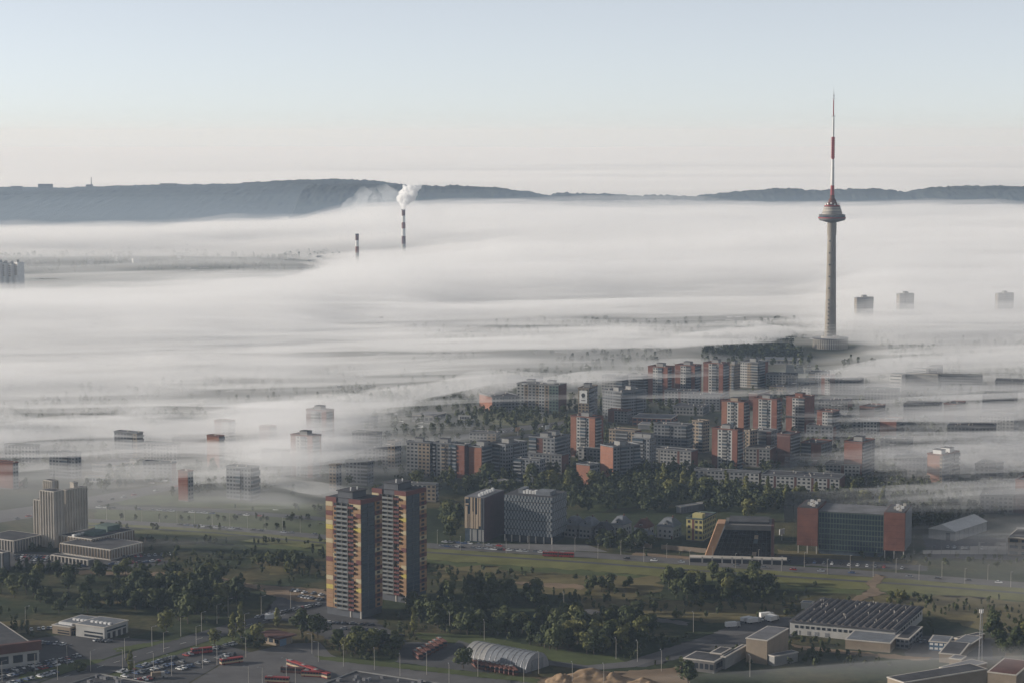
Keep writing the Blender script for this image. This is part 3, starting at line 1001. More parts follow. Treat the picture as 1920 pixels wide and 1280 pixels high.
def twin(label, cx, ty, by, lx, rx, b, key, nfl=23):
    base = at(cx, by, 0)
    h = z_at(base.x, base.y, ty)
    root = empty('apartment_tower', (base.x, base.y, 0), R(b))
    tag(root, label, 'tower', 'twin residential towers')
    dr, dl = axes(b)
    P = Vector((base.x, base.y, h))
    W, L = solve_len(P, dr, h, rx), solve_len(P, dl, h, lx)
    foot(P, dr, dl, W, L)
    z0 = 4.2
    fh = (h - z0 - 2.6) / nfl
    MB().box(0.5, W, 0.5, L, 0, h - 0.4).build('wall', M['slate'], root)
    MB().box(0.6, W - 0.5, L * 0.35, L, 0, z0).box(0.2, 0.9, 0.2, 0.9, 0, z0).box(0.2, 0.9, L * 0.3, L * 0.3 + .7, 0, z0).build('ground_floor', M['concrete'], root)
    # maroon crown band
    for (x0, x1, y0, y1) in ((0, 0.6, 0, L * 0.34), (0, 0.6, L * 0.70, L), (0.6, W, 0, 0.5)):
        MB().box(x0, x1, y0, y1, h - 2.6, h).build('crown_band', M['maroon'], root)
    rf = MB().box(0.6, W - .1, 0.6, L - .1, h - .38, h - .15).build('roof', M['roof'], root)
    MB().box(W * .12, W * .75, L * .3, L * .72, h - .15, h + 3.4).box(W * .08, W * .79, L * .27, L * .75, h + 3.4, h + 3.8, 1).build('plant_room', [M['slate'], M['roof']], rf)
    for k in range(5):
        MB().lathe([(.35, h + 3.8), (.35, h + 5.1)], 8, W * (.2 + .1 * k), L * (.4 + .06 * (k % 3))).build('roof_vent', M['dish'], rf)
    cols = [(0.0, 0.145, 'E'), (0.145, 0.34, 'D'), (0.34, 0.68, 'C'), (0.68, 0.80, 'B'), (0.80, 1.0, 'A')]
    for k in range(nfl):
        zf = h - 2.6 - (k + 1) * fh
        r = k + 1
        for (f0, f1, c) in cols:
            y0, y1 = f0 * L, f1 * L
            wd = y1 - y0
            pk = key + c
            if c in 'AE':
                m = (COLA if c == 'A' else COLE).get(r, 'orange')
                piece((pk, m), lambda: MB().box(0, .5, .04, wd - .04, .05, fh - .05), M[m], 'facade_panel', root, (0, y0, zf))
            elif c == 'B':
                m = COLB.get(r, 'orange')
                piece((pk, m), lambda: MB().box(0.1, .5, .04, wd - .04, .05, fh - .05), M[m], 'facade_panel', root, (0, y0, zf))
                piece((pk, 'w'), lambda: MB().box(-.02, .3, wd * .25, wd * .7, fh * .3, fh * .85), M['glass'], 'window', root, (0, y0, zf))
            elif c == 'D':
                m = COLD.get(r, 'orange')
                piece((pk, m), lambda: MB().box(0.1, .5, .04, wd - .04, .05, fh - .05), M[m], 'facade_panel', root, (0, y0, zf))
                piece((pk, 'w'), lambda: MB().box(.02, .3, wd * .35, wd * .8, fh * .2, fh * .85), M['glass'], 'window', root, (0, y0, zf))
                if r not in (2, 12, 16):
                    piece((pk, 'b'), lambda: MB().box(-1.1, .1, wd * .15, wd * .95, -.08, .1).box(-1.1, -.98, wd * .15, wd * .95, .1, 1.15)
                          .box(-1, .1, wd * .15, wd * .15 + .1, .1, 1.15).box(-1, .1, wd * .95 - .1, wd * .95, .1, 1.15), M['maroon'], 'balcony', root, (0, y0, zf))
            else:
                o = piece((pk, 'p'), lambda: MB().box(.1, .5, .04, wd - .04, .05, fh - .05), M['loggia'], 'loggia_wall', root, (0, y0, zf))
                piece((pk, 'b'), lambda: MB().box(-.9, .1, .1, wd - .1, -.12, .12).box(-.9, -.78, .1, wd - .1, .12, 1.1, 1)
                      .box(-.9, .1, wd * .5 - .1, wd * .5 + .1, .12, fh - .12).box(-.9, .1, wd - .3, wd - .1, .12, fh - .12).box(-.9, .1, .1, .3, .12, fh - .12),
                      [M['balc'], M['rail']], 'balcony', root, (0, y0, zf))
        # shaded right face: glazed loggias, windows and a coloured far column
        a0, a1 = 0.0, W * .66
        piece((key, 'rl'), lambda: MB().box(a0 + .3, a1, .1, .5, .08, fh - .08), M['glass_b'], 'glazed_loggia', root, (0, 0, zf))
        piece((key, 'rs'), lambda: MB().box(a0 + .1, a1, -.25, .5, -.14, .14).box(W * .33, W * .33 + .4, -.2, .4, .14, fh - .14), M['slate'], 'floor_band', root, (0, 0, zf))
        m = {4: 'cream', 5: 'orange', 11: 'cream', 16: 'cream'}.get(r, 'maroon' if r % 3 == 0 else 'orange')
        piece((key, 'rp', m), lambda: MB().box(a1 + .1, W, -.05, .5, .05, fh - .05), M[m], 'facade_panel', root, (0, 0, zf))
        piece((key, 'rw'), lambda: MB().box(W * .74, W * .88, -.16, .1, fh * .3, fh * .85), M['glass'], 'window', root, (0, 0, zf))
    return root


twin('left one of the two ochre towers with grey balconies and maroon crown', 677.5, 937, 1160, 610.5, 716, 56, 'tl')
twin('right one of the two ochre towers, standing behind the other', 762, 921, 1130, 697, 799.5, 56, 'tr')

# ================================================================== PRESS TOWER
def fins(root, name, face, length, z0, z1, step, m, depth=0.7, wdt=0.5, start=0.0):
    mb = MB()
    n = int(length / step)
    for i in range(n + 1):
        a = start + i * length / n
        if face == 'L':
            mb.box(-depth, 0.2, a - wdt / 2, a + wdt / 2, z0, z1)
        else:
            mb.box(a - wdt / 2, a + wdt / 2, -depth, 0.2, z0, z1)
    o = mb.build(name, m, root)
    o['kind'] = 'stuff'
    return o


def slab(root, name, b, cx, by, ty, lx, rx, m, fin_step=2.6, roofm='roof', finm='concrete', wmax=400.0):
    """A volume of a compound building, placed by its near corner, with fins on both faces."""
    base = at(cx, by, 0)
    h = z_at(base.x, base.y, ty)
    dr, dl = axes(b)
    P = Vector((base.x, base.y, h))
    W, L = solve_len(P, dr, h, rx), solve_len(P, dl, h, lx)
    W = min(W, wmax)
    foot(P, dr, dl, W, L)
    d = base - Vector(root.location)
    d.z = 0
    c, s = math.cos(-R(b)), math.sin(-R(b))
    x, y = d.x * c - d.y * s, d.x * s + d.y * c
    o = MB().box(0, W, 0, L, 0, h).build(name, m, root)
    o.location = (x, y, 0)
    MB().box(-.3, W + .3, -.3, L + .3, h, h + .5).box(.5, W - .5, .5, L - .5, h + .5, h + .52, 1).build('roof', [M['concrete'], M[roofm]], o)
    if fin_step:
        fins(o, 'fin_row', 'L', L, 1.0, h - .1, fin_step, M[finm])
        fins(o, 'fin_row', 'R', W, 1.0, h - .1, fin_step, M[finm])
    return o, W, L, h


pb = at(103, 1027, 0)
pr_ = empty('press_tower', (pb.x, pb.y, 0), R(58))
tag(pr_, 'tall ribbed concrete office tower with low wings at the left', 'tower')
BPR = 58
slab(pr_, 'tower_slab', BPR, 103, 1027, 922, 76, 118, M['concrete'], 2.2)
slab(pr_, 'tower_slab', BPR, 125, 1006, 919, 118, 162, M['concrete'], 2.2)
slab(pr_, 'tower_slab', BPR, 80, 1008, 938, 64, 92, M['concrete'], 2.2)
slab(pr_, 'rooftop_screen', BPR, 100, 1010, 902, 82, 108, M['concrete'], 1.8)
slab(pr_, 'roof_box', BPR, 140, 1000, 905, 131, 146, M['concrete'], 0)
slab(pr_, 'low_wing', BPR, 26, 1037, 1014, -34, 78, M['concrete_d'], 2.4)
o, W, L, h = slab(pr_, 'low_wing', BPR, 207, 1050, 1031, 113, 267, M['concrete'], 2.4, finm='tan')
o, W, L, h = slab(pr_, 'low_wing', BPR, 172, 1034, 1011, 113, 250, M['concrete'], 2.4, finm='tan')
MB().box(W * .2, W * .5, L * .2, L * .5, h + .5, h + 3).box(W * .6, W * .9, L * .3, L * .7, h + .5, h + 4).build('plant_room', M['green'], o)
for k in range(6):
    MB().box(W * .1 * k, W * .1 * k + 2.5, L * .55, L * .55 + 2, h + .5, h + 1.8).build('air_unit', M['white'], o)
for k in range(5):
    MB().lathe([(.12, 0), (.08, 5 + 1.5 * k)], 6, 4 + 2.2 * k, 6 + 1.4 * k).build('roof_mast', M['steel'], pr_).location.z = 37
pv = empty('annex_building', at(175, 1056, 0), R(58))
tag(pv, 'low grey annex in front of the press tower wings', 'building')
slab(pv, 'wall', 58, 165, 1062, 1050, 96, 175, M['concrete_d'], 3.0, finm='concrete')
pv = empty('annex_building', at(5, 1068, 0), R(58))
tag(pv, 'dark low building cut by the left edge below the press tower', 'building')
slab(pv, 'wall', 58, 6, 1072, 1036, -60, 17, M['panel_g'], 3.0, finm='concrete_d')

# ================================================================== CHEQUERED OFFICE
ob = at(1035, 1020, 0)
BO = 68
off = empty('chequered_office', (ob.x, ob.y, 0), R(BO))
tag(off, 'office cube with chequered pale and dark facade panels', 'office')
ho = z_at(ob.x, ob.y, 932)
dr, dl = axes(BO)
P = Vector((ob.x, ob.y, ho))
W, L = solve_len(P, dr, ho, 1063), solve_len(P, dl, ho, 945)
W = min(W, 32)
foot(P, dr, dl, W, L)
MB().box(.3, W, .3, L, 4.5, ho - .3).build('wall', M['glass_b'], off)
MB().box(1.5, W - 1, 1.5, L - 1, 0, 4.5).build('lobby', M['glass'], off)
for t in range(7):
    MB().box(.3, 1.0, L * t / 6 - (.7 if t == 6 else 0), L * t / 6 + (.7 if t < 6 else 0), 0, 4.5).build('column', M['concrete'], off)
M['office_p'] = mat('office_panel', (0.20, 0.215, 0.225), 0.7, 0.12, 0.4, 0.3)
rows, nl, nr = 13, 15, 9
rh = (ho - 4.8) / rows
lw, rw = L / nl, W / nr
pl = MB().box(0, .35, .08 * lw, .60 * lw, .06, rh * 1.0).mesh('facade_panel', M['office_p'])
prr = MB().box(.08 * rw, .60 * rw, 0, .35, .06, rh * 1.0).mesh('facade_panel', M['office_p'])
for r in range(rows):
    for c in range(nl):
        o = link(bpy.data.objects.new('facade_panel', pl), off)
        o.location = (-.05, c * lw + (.42 * lw if (r // 1) % 2 else 0) * (1 if c < nl - 0 else 0), 4.7 + r * rh)
        if r % 2 and c == nl - 1:
            o.location.y -= .1 * lw
    for c in range(nr):
        o = link(bpy.data.objects.new('facade_panel', prr), off)
        o.location = (c * rw + (.36 * rw if r % 2 else 0), -.05, 4.7 + r * rh)
for r in (2, 5, 8, 11):
    MB().box(-.12, .5, -.12, L + .1, 4.7 + r * rh - .2, 4.7 + r * rh + .15).box(.5, W + .1, -.12, .5, 4.7 + r * rh - .2, 4.7 + r * rh + .15).build('floor_band', M['dark'], off)
rf = MB().box(0, W, 0, L, ho - .28, ho).build('roof', M['roof'], off)
MB().box(W * .2, W * .6, L * .1, L * .4, ho, ho + 2.6).box(W * .3, W * .7, L * .7, L * .8, ho, ho + 3).build('plant_room', M['metal_roof'], rf)
for k in range(7):
    MB().box(W * .3, W * .3 + 2.2, L * (.3 + .06 * k), L * (.3 + .06 * k) + 1.4, ho, ho + 2 + .3 * (k % 3)).build('air_unit', M['white'], rf)

ob = at(908, 1016, 0)
of2 = empty('striped_office', (ob.x, ob.y, 0), R(BO))
tag(of2, 'slim office with sunlit cream vertical stripes and dark red side', 'office')
ho = z_at(ob.x, ob.y, 933)
P = Vector((ob.x, ob.y, ho))
W, L = solve_len(P, dr, ho, 945), solve_len(P, dl, ho, 871.5)
W = min(W, 34)
foot(P, dr, dl, W, L)
MB().box(.2, W, .2, L, 0, ho - .2).build('wall', M['glass_b'], of2)
MB().box(.3, W, -.2, .2, 0, ho - .1).build('side_wall', mat('dark_red_wall', (0.075, 0.042, 0.05), 0.8, .2, .3), of2)
M['stripe'] = mat('cream_stripe', (0.36, 0.28, 0.20), 0.8, 0.08, 0.3)
for (f0, f1, za, zb, m) in ((.0, .05, 9, 1, 'slate'), (.10, .14, 9, 1, 'slate'), (.18, .27, .36, 1, 'stripe'), (.30, .36, .3, 1, 'stripe'), (.36, .44, .3, .62, 'stripe'), (.47, .53, .3, 1, 'stripe'),
                            (.56, .63, .3, .68, 'stripe'), (.60, .71, .3, 1, 'stripe'), (.76, .80, .3, .62, 'stripe'), (.86, .98, .3, .8, 'stripe'), (.97, 1.0, .3, 1, 'stripe'), (.80, .97, .83, .86, 'stripe'), (.80, .97, .96, 1, 'stripe')):
    z_a = za if za > 1 else ho * za
    MB().box(-.25 - .02 * f0, .3, f0 * L, f1 * L, z_a, ho * zb).build('cladding_strip', M[m], of2)
for (f0, f1) in ((.02, .12), (.16, .3), (.38, .6), (.66, .74)):
    MB().box(-.15, .3, f0 * L, f1 * L, .5, ho * .28).build('cladding_strip', M['panel'], of2)
rf = MB().box(-.1, W, -.1, L, ho - .18, ho + .3).build('roof', M['roof_l'], of2)
for k in range(6):
    MB().box(W * (.1 + .13 * k), W * (.1 + .13 * k) + 2, L * .3, L * .3 + 1.8, ho + .3, ho + 2 + .4 * (k % 2)).build('air_unit', M['white'], rf)

# ================================================================== RED BRICK OFFICE
def red_office():
    b = 72
    base = at(1697, 1047, 0)
    root = empty('brick_office', (base.x, base.y, 0), R(b))
    tag(root, 'long office with two red brick ends on stilts and glazed middle', 'office')
    h = z_at(base.x, base.y, 961)
    dr, dl = axes(b)
    P = Vector((base.x, base.y, h))
    W, L = solve_len(P, dr, h, 1743), solve_len(P, dl, h, 1495)
    W = min(W, 30)
    foot(P, dr, dl, W, L)
    a, c = L * .20, L * .80
    zs = 5.0
    for (y0, y1) in ((0, a), (c, L)):
        e = MB().box(-1.2, W, y0 + .2, y1 - .2, zs, h).build('brick_end', M['brick_d'], root)
        n = 6
        for k in range(n):
            MB().box(-1.34, -1.2, y0 + .3, y1 - .3, zs + (h - zs) * k / n + .12, zs + (h - zs) * (k + 1) / n - .06).build('brick_course', M['brick'], e)
        MB().box(0, W, y0 + 1, y1 - 1, h, h + .3).build('roof', M['roof'], e)
        for k in range(3):
            yy = y0 + 1 + (y1 - y0 - 2) * k / 2
            MB().box(-1, -.4, yy - .3, yy + .3, 0, zs).build('stilt', M['concrete'], root)
        for k in range(7):
            x = W * (.12 + .11 * k)
            MB().box(x, x + 1.6, y0 + 3 + (k % 3) * 2, y0 + 5 + (k % 3) * 2, h + .3, h + 1.8).build('air_unit', M['white'] if k % 2 else M['concrete'], e)
    mid = MB().box(.6, W - .5, a, c, 0, h - 2).build('glazed_wall', M['glass_b'], root)
    MB().box(-.2, W - .4, a, c, h - 2, h - 1.4).build('roof', M['roof_l'], mid)
    n, fl = 22, 7
    st = (c - a) / n
    fh = (h - 2.4 - 3) / fl
    mull = MB().box(-.1, .7, -.16, .16, 3, h - 2).mesh('mullion', M['green'])
    for k in range(n + 1):
        o = link(bpy.data.objects.new('mullion', mull), mid)
        o.location = (0, min(max(a + k * st, a + .17), c - .17), 0)
    for f in range(fl + 1):
        MB().box(0.1, .72, a + .01, c - .01, 3 + f * fh - .3, 3 + f * fh + .35).build('spandrel', M['green'], mid)
    # shaded right side with window bands
    n = 9
    for f in range(6):
        for k in range(n):
            x = W * (k + .5) / n
            o = piece(('ro', 'w'), lambda: MB().box(-W / n * .3, W / n * .3, -.12, .1, 0, 2.1), M['glass'], 'window', root, (x, 0.2, zs + 1 + f * (h - zs) / 6))
    MB().box(0, W, .02, .18, zs, h - .05).build('side_wall', M['panel_g'], root)


red_office()

# ================================================================== BLACK GLASS BUILDING
def black_glass():
    b = 82
    base = at(1450, 1052, 0)
    root = empty('black_glass_office', (base.x, base.y, 0), R(b))
    tag(root, 'black glass building with sloping sunlit frame at its left end', 'office')
    h = z_at(base.x, base.y, 985)
    dr, dl = axes(b)
    L = solve_len(Vector((base.x, base.y, 0)), dl, 0, 1331)
    W = 26
    foot(base, dr, dl, W, L)
    lean = 7.0
    # glass front of single panes; its left end slopes inwards going up
    n, rows = 12, 6
    cut = 8.5
    yl = lambda z: L - cut * z / h
    body = MB().hull([(1.2, 1.6, 0), (W, 1.6, 0), (W, L - 1, 0), (1.2, L - 1, 0)], [(1.2, 1.6, h - 3), (W, 1.6, h - 3), (W, yl(h) - .5, h - 3), (1.2, yl(h) - .5, h - 3)]).build('wall', M['dark'], root)
    M['black_glass'] = mat('black_glass', (0.010, 0.011, 0.014), .12, .2, .4, .4)
    for r in range(rows):
        z0, z1 = 3 + (h - 6.4) * r / rows, 3 + (h - 6.4) * (r + 1) / rows
        for k in range(n):
            f0, f1 = k / n, (k + 1) / n
            ya0, ya1 = 1.8 + (yl(z0) - 3.0) * f0, 1.8 + (yl(z0) - 3.0) * f1
            yb0, yb1 = 1.8 + (yl(z1) - 3.0) * f0, 1.8 + (yl(z1) - 3.0) * f1
            q = MB()
            q.hull([(.8, ya0 + .1, z0 + .1), (1.3, ya0 + .1, z0 + .1), (1.3, ya1 - .1, z0 + .1), (.8, ya1 - .1, z0 + .1)],
                   [(.8, yb0 + .1, z1 - .1), (1.3, yb0 + .1, z1 - .1), (1.3, yb1 - .1, z1 - .1), (.8, yb1 - .1, z1 - .1)])
            q.build('pane', M['tan'] if (k == 3 and r in (0, 4)) else (M['glass_b'] if (k == 3 and r == 3) else M['black_glass']), body)
    M['frame'] = mat('sunlit_orange', (0.40, 0.225, 0.12), 0.6, .12, .3)  # orange of the low sun on the frame is put into this colour
    y0, y1 = L - .8, L + 4.0
    MB().hull([(-1.5, y0, 0), (W * .5, y0, 0), (W * .5, y1, 0), (-1.5, y1, 0)], [(-1.5, y0 - cut, h + 1), (W * .5, y0 - cut, h + 1), (W * .5, y1 - cut, h + 1), (-1.5, y1 - cut, h + 1)]).build('sloping_frame', M['frame'], root)
    MB().box(-.6, W, 0, 1.5, 0, h).build('end_frame', M['brick_d'], root)
    lean = 0.6
    MB().box(lean - 1, W - .2, 1.5, L - cut - .8, h - 3, h).build('roof_beam', M['concrete_d'], root)
    MB().box(lean + 4, W - 1, 3, L - cut - 3, h, h + 1.4).build('roof', M['roof'], root)
    MB().box(-9, -1.4, -8, L + 12, 0, 2.6).box(-9.4, -1, -8.4, L + 12.4, 2.6, 3.2, 1).build('podium', [M['dark'], M['concrete']], root)
    for k in range(9):
        MB().box(-9.3, -8.9, -6 + k * (L + 16) / 9, -5 + k * (L + 16) / 9, 0, 3.9).build('podium_pier', M['concrete'], root)


black_glass()

# ================================================================== YELLOW BUILDING, TENT, VILLAS
yb, W, L = block('yellow four storey house with a red stripe beside the black glass building', 1318, 973, 15, 1287, 1368, 66, 4, 'T2 B.8 T3', 'E1', 0, 'green')
for ch in yb.children:
    if ch.name.startswith('wall_panel'):
        ch.data.materials[0] = M['yl'] if 'yl' in M else M.setdefault('yl', mat('yellow_render', (0.42, 0.37, 0.16), 0.85, .1, .2))
MB().box(2, 8, L * .1, L * .7, 15, 18).build('roof_storey', M['yl'], yb)
lg = empty('low_garage', at(1300, 960, 0), R(40))
tag(lg, 'long flat grey garage behind the yellow house', 'building')
o, W, L, h = slab(lg, 'wall', 40, 1276, 962, 950, 1268, 1324, M['panel_g'], 0, 'roof_l')
for k in range(9):
    MB().box(W * k / 9 + .3, W * (k + 1) / 9 - .3, -.15, .1, .4, h - .7).build('garage_door', M['roof_l'], o)


def tent_hall():
    base = at(1790, 1014, 0)
    b = 52
    root = empty('tent_hall', (base.x, base.y, 0), R(b))
    tag(root, 'white gabled tent hall behind the red brick office', 'hall')
    dr, dl = axes(b)
    W = solve_len(base, dr, 0, 1850)
    L = solve_len(base, dl, 0, 1741)
    W = min(W, 60)
    foot(base, dr, dl, W, L)
    h1, h2 = 6.5, 10.5
    # gable on the left face, ridge along x
    MB().box(0, W, 0, L, 0, h1).build('wall', M['panel_w'], root)
    rf = MB().hull([(-.4, -.5, h1), (-.4, L + .5, h1), (-.4, L / 2, h2)], [(W + .4, -.5, h1), (W + .4, L + .5, h1), (W + .4, L / 2, h2)]).build('roof', M['white'], root)
    for k in range(8):
        x = W * k / 7
        MB().box(x - .12, x + .12, -.12, 0, 0, h1).build('frame_post', M['panel_g'], root)
    MB().box(-.2, .1, L * .18, L * .32, 0, 5).build('gate', M['dark'], root)


tent_hall()


def villa(label, cx, by, lx, rx, b, h, m, rm, dorm=True):
    base = at(cx, by, 0)
    root = empty('villa', (base.x, base.y, 0), R(b))
    tag(root, label, 'house', 'villas beside the office cube')
    dr, dl = axes(b)
    W = max(9, solve_len(base, dr, 0, rx))
    L = min(15, max(9, solve_len(base, dl, 0, lx)))
    W = min(W, 14)
    foot(base, dr, dl, W, L)
    MB().box(0, W, 0, L, 0, h).build('wall', M[m], root)
    e = .6
    rh = 5.0
    rf = MB().hull([(-e, -e, h), (W + e, -e, h), (W + e, L + e, h), (-e, L + e, h)],
                   [(W * .32, L * .28, h + rh), (W * .68, L * .28, h + rh), (W * .68, L * .72, h + rh), (W * .32, L * .72, h + rh)]).build('roof', M[rm], root)
    MB().box(W * .55, W * .63, L * .3, L * .37, h + 2, h + rh + 1.3).build('chimney', M['brick_d'], rf)
    if dorm:
        MB().box(.6, W * .4, L * .38, L * .62, h, h + 2.4).hull([(.2, L * .34, h + 2.4), (W * .4, L * .34, h + 2.4), (W * .4, L * .66, h + 2.4), (.2, L * .66, h + 2.4)], [(.2, L * .49, h + 3.8), (W * .4, L * .49, h + 3.8), (W * .4, L * .51, h + 3.8), (.2, L * .51, h + 3.8)], 1).build('dormer', [M[m], M[rm]], rf)
        MB().box(.5, .6, L * .43, L * .57, h + .6, h + 2).build('dormer_window', M['glass'], rf)
    for f in range(2):
        for k in range(3):
            w_ = MB().box(-.08, .1, L * (.15 + .3 * k), L * (.15 + .3 * k) + 1.4, 1 + f * 3, 2.6 + f * 3).build('window', M['glass'], root)
            MB().box(-.14, -.02, L * (.15 + .3 * k) - .15, L * (.15 + .3 * k) + 1.55, .86 + f * 3, 1 + f * 3).build('sill', M['white'], w_)
            MB().box(W * (.15 + .3 * k), W * (.15 + .3 * k) + 1.4, -.08, .1, 1 + f * 3, 2.6 + f * 3).build('window', M['glass'], root)
    MB().box(-.1, .1, L * .04, L * .12, 0, 2.2).build('door', M['brick_d'], root)


villa('grey roofed villa next to the chequered office cube', 1080, 1008, 1062, 1097, 60, 8.5, 'panel', 'metal_roof')
villa('second grey roofed villa from the chequered office cube', 1108, 1010, 1094, 1128, 60, 8.5, 'panel', 'metal_roof')
villa('dark low villa between the grey roofed ones', 1138, 1012, 1126, 1150, 60, 6.5, 'panel_g', 'roof')
villa('villa with pale roof in the middle of the row', 1168, 1006, 1152, 1184, 60, 8, 'panel_w', 'metal_roof')
villa('villa with brown steep roof', 1212, 1012, 1196, 1226, 60, 8, 'panel_w', 'brick_d')
villa('large white villa with blue grey hipped roof', 1262, 1010, 1232, 1284, 62, 8, 'panel_w', 'metal_roof', True)
villa('small shed with pale roof below the large white villa', 1218, 1020, 1202, 1228, 60, 3.5, 'panel', 'metal_roof', False)

# plank fence in front of the villas
fp0, fp1 = at(1189, 1024, 0), at(1325, 1036, 0)
fe = empty('plank_fence', fp0, math.atan2(fp1.y - fp0.y, fp1.x - fp0.x))
tag(fe, 'sunlit tan wall running from the villas to the black glass building', 'wall')
FL = (fp1 - fp0).length
for k in range(16):
    if k in (4, 5):
        continue
    MB().box(FL * k / 16 + .05, FL * (k + 1) / 16 - .05, -.15, .15, 0, 3.0).build('wall_section', M['tan'], fe)

# ================================================================== GARAGES, SCHOOLS, HOSPITAL, SHOPS
def simple(name, label, cat, b, cx, by, ty, lx, rx, wm, rm='roof', wins=None, wm2=None, fin=0, finm='concrete', wmax=30.0):
    base = at(cx, by, 0)
    root = empty(name, (base.x, base.y, 0), R(b))
    tag(root, label, cat)
    o, W, L, h = slab(root, 'wall', b, cx, by, ty, lx, rx, M[wm], fin, rm, finm, wmax if b > 48 else 400)
    if wins:
        nL, nR, fl, m = wins
        fh = h / fl
        for f in range(fl):
            for (nn, ln, sd) in ((nL, L, 'L'), (nR, W, 'R')):
                for k in range(nn):
                    c = ln * (k + .5) / nn
                    q = ln / nn * .34
                    mb = MB().box(-.1, .1, c - q, c + q, f * fh + fh * .3, f * fh + fh * .78) if sd == 'L' else MB().box(c - q, c + q, -.1, .1, f * fh + fh * .3, f * fh + fh * .78)
                    mb.build('window', M[m], o)
    return root, o, W, L, h


simple('parking_garage', 'parking deck with white cars on its roof behind the office cube', 'garage', 34, 915, 918, 904, 906, 953, 'panel_g', 'roof_l', (1, 6, 2, 'glass'))
simple('parking_garage', 'upper parking deck beside the trees', 'garage', 34, 868, 896, 886, 858, 906, 'panel_g', 'roof_l', (1, 6, 1, 'glass'))
simple('school', 'long low brick school in the middle of the flats', 'school', 74, 1258, 800, 785, 1186, 1290, 'brick_o', 'roof_l', (8, 3, 2, 'glass'))
simple('school_wing', 'grey school wing in front of the brick school', 'school', 74, 1262, 806, 798, 1196, 1274, 'panel_g', 'roof_l')
simple('school', 'white low school at the right edge in mist', 'school', 40, 1884, 850, 836, 1872, 1940, 'panel_w', 'roof_l', (2, 7, 2, 'glass_b'))
simple('retail_hall', 'long pale hall below the television tower', 'hall', 74, 1494, 684, 676, 1427, 1502, 'panel', 'metal_roof', (9, 1, 1, 'glass'))
simple('retail_hall', 'low brick hall left of the lit brick towers', 'hall', 60, 1420, 770, 738, 1404, 1450, 'brick_d', 'roof')
simple('office_block', 'flat office with white walls at the far left in mist', 'building', 66, 216, 886, 873, 172, 258, 'panel', 'roof_l', (6, 3, 2, 'glass_b'))
sg, o, W, L, h = simple('shop', 'shop cube with white signboard at the left in mist', 'shop', 70, 257, 880, 862, 243, 269, 'panel_g', 'roof_l')
sgn = MB().box(-.5, -.2, L * .05, L * .95, h * .22, h * .97).build('signboard', M['white'], o)
for k in range(3):
    MB().hull([(-.56, L * (.30 + .16 * k), h * .42), (-.5, L * (.30 + .16 * k), h * .42), (-.5, L * (.36 + .16 * k), h * .42), (-.56, L * (.36 + .16 * k), h * .42)],
              [(-.56, L * (.26 + .16 * k), h * .76), (-.5, L * (.26 + .16 * k), h * .76), (-.5, L * (.32 + .16 * k), h * .76), (-.56, L * (.32 + .16 * k), h * .76)]).build('sign_letter', M['frame'], sgn)
simple('shop', 'low pale shop row at the left above the lawn', 'shop', 74, 206, 905, 895, 160, 214, 'panel_w', 'roof_l', (7, 1, 1, 'glass_b'))
simple('shop', 'red and white pavilion near the left edge', 'shop', 64, 34, 912, 902, 10, 44, 'brick', 'roof')
simple('shop', 'low pale shops left of the signboard by the road', 'shop', 66, 812, 792, 780, 772, 836, 'panel', 'roof_l', (5, 2, 1, 'glass'))
simple('shop', 'white roofed factory hall above the left fog bank', 'hall', 70, 420, 775, 764, 370, 440, 'panel_w', 'metal_roof')
simple('shop', 'pale hall in fog right of the factory hall', 'hall', 70, 470, 770, 762, 438, 490, 'panel_w', 'metal_roof')
sg, o, W, L, h = simple('car_showroom', 'grey showroom on legs with broad signboard beside the road', 'shop', 74, 883, 801, 788, 860, 888, 'panel_g', 'roof_l')
sb = MB().box(-1, -.6, 0, L, h, h + 5).build('signboard', M['panel_w'], o)
for k in range(6):
    MB().box(-1.1, -1, L * (.12 + .13 * k), L * (.12 + .13 * k) + L * .08, h + 1.4, h + 3.6).build('sign_letter', M['dark'], sb)


def hospital():
    base = at(1762, 731, 0)
    b = 64
    root = empty('hospital', (base.x, base.y, 0), R(b))
    tag(root, 'large white hospital with gridded wing in the mist at the right', 'hospital')
    for (cx, by, ty, lx, rx, m) in ((1690, 733, 702, 1668, 1698, 'white'), (1758, 733, 702, 1696, 1764, 'panel'), (1736, 728, 692, 1711, 1742, 'white'), (1756, 727, 689, 1738, 1768, 'panel')):
        o, W, L, h = slab(root, 'wing', b, cx, by, ty, lx, rx, M[m], 0, 'roof_l')
        fl = 5
        for f in range(fl):
            MB().box(-.12, .1, .6, L - .6, h * (f + .35) / fl, h * (f + .72) / fl).build('window_band', M['panel_g'], o)
    b2 = 80
    o, W, L, h = slab(root, 'wing', b2, 1842, 733, 702, 1763, 1846, M['white'], 0, 'roof_l')
    o.rotation_euler = (0, 0, R(b2 - b))
    d = at(1842, 733, 0) - Vector(root.location)
    c, s = math.cos(-R(b)), math.sin(-R(b))
    o.location = (d.x * c - d.y * s, d.x * s + d.y * c, 0)
    g = MB()
    for f in range(6):
        for k in range(20):
            g.box(-.1, .1, L * (k + .25) / 20, L * (k + .75) / 20, h * (f + .3) / 6.3, h * (f + .85) / 6.3)
    q = g.build('window_array', M['glass'], o)
    q['kind'] = 'stuff'


hospital()

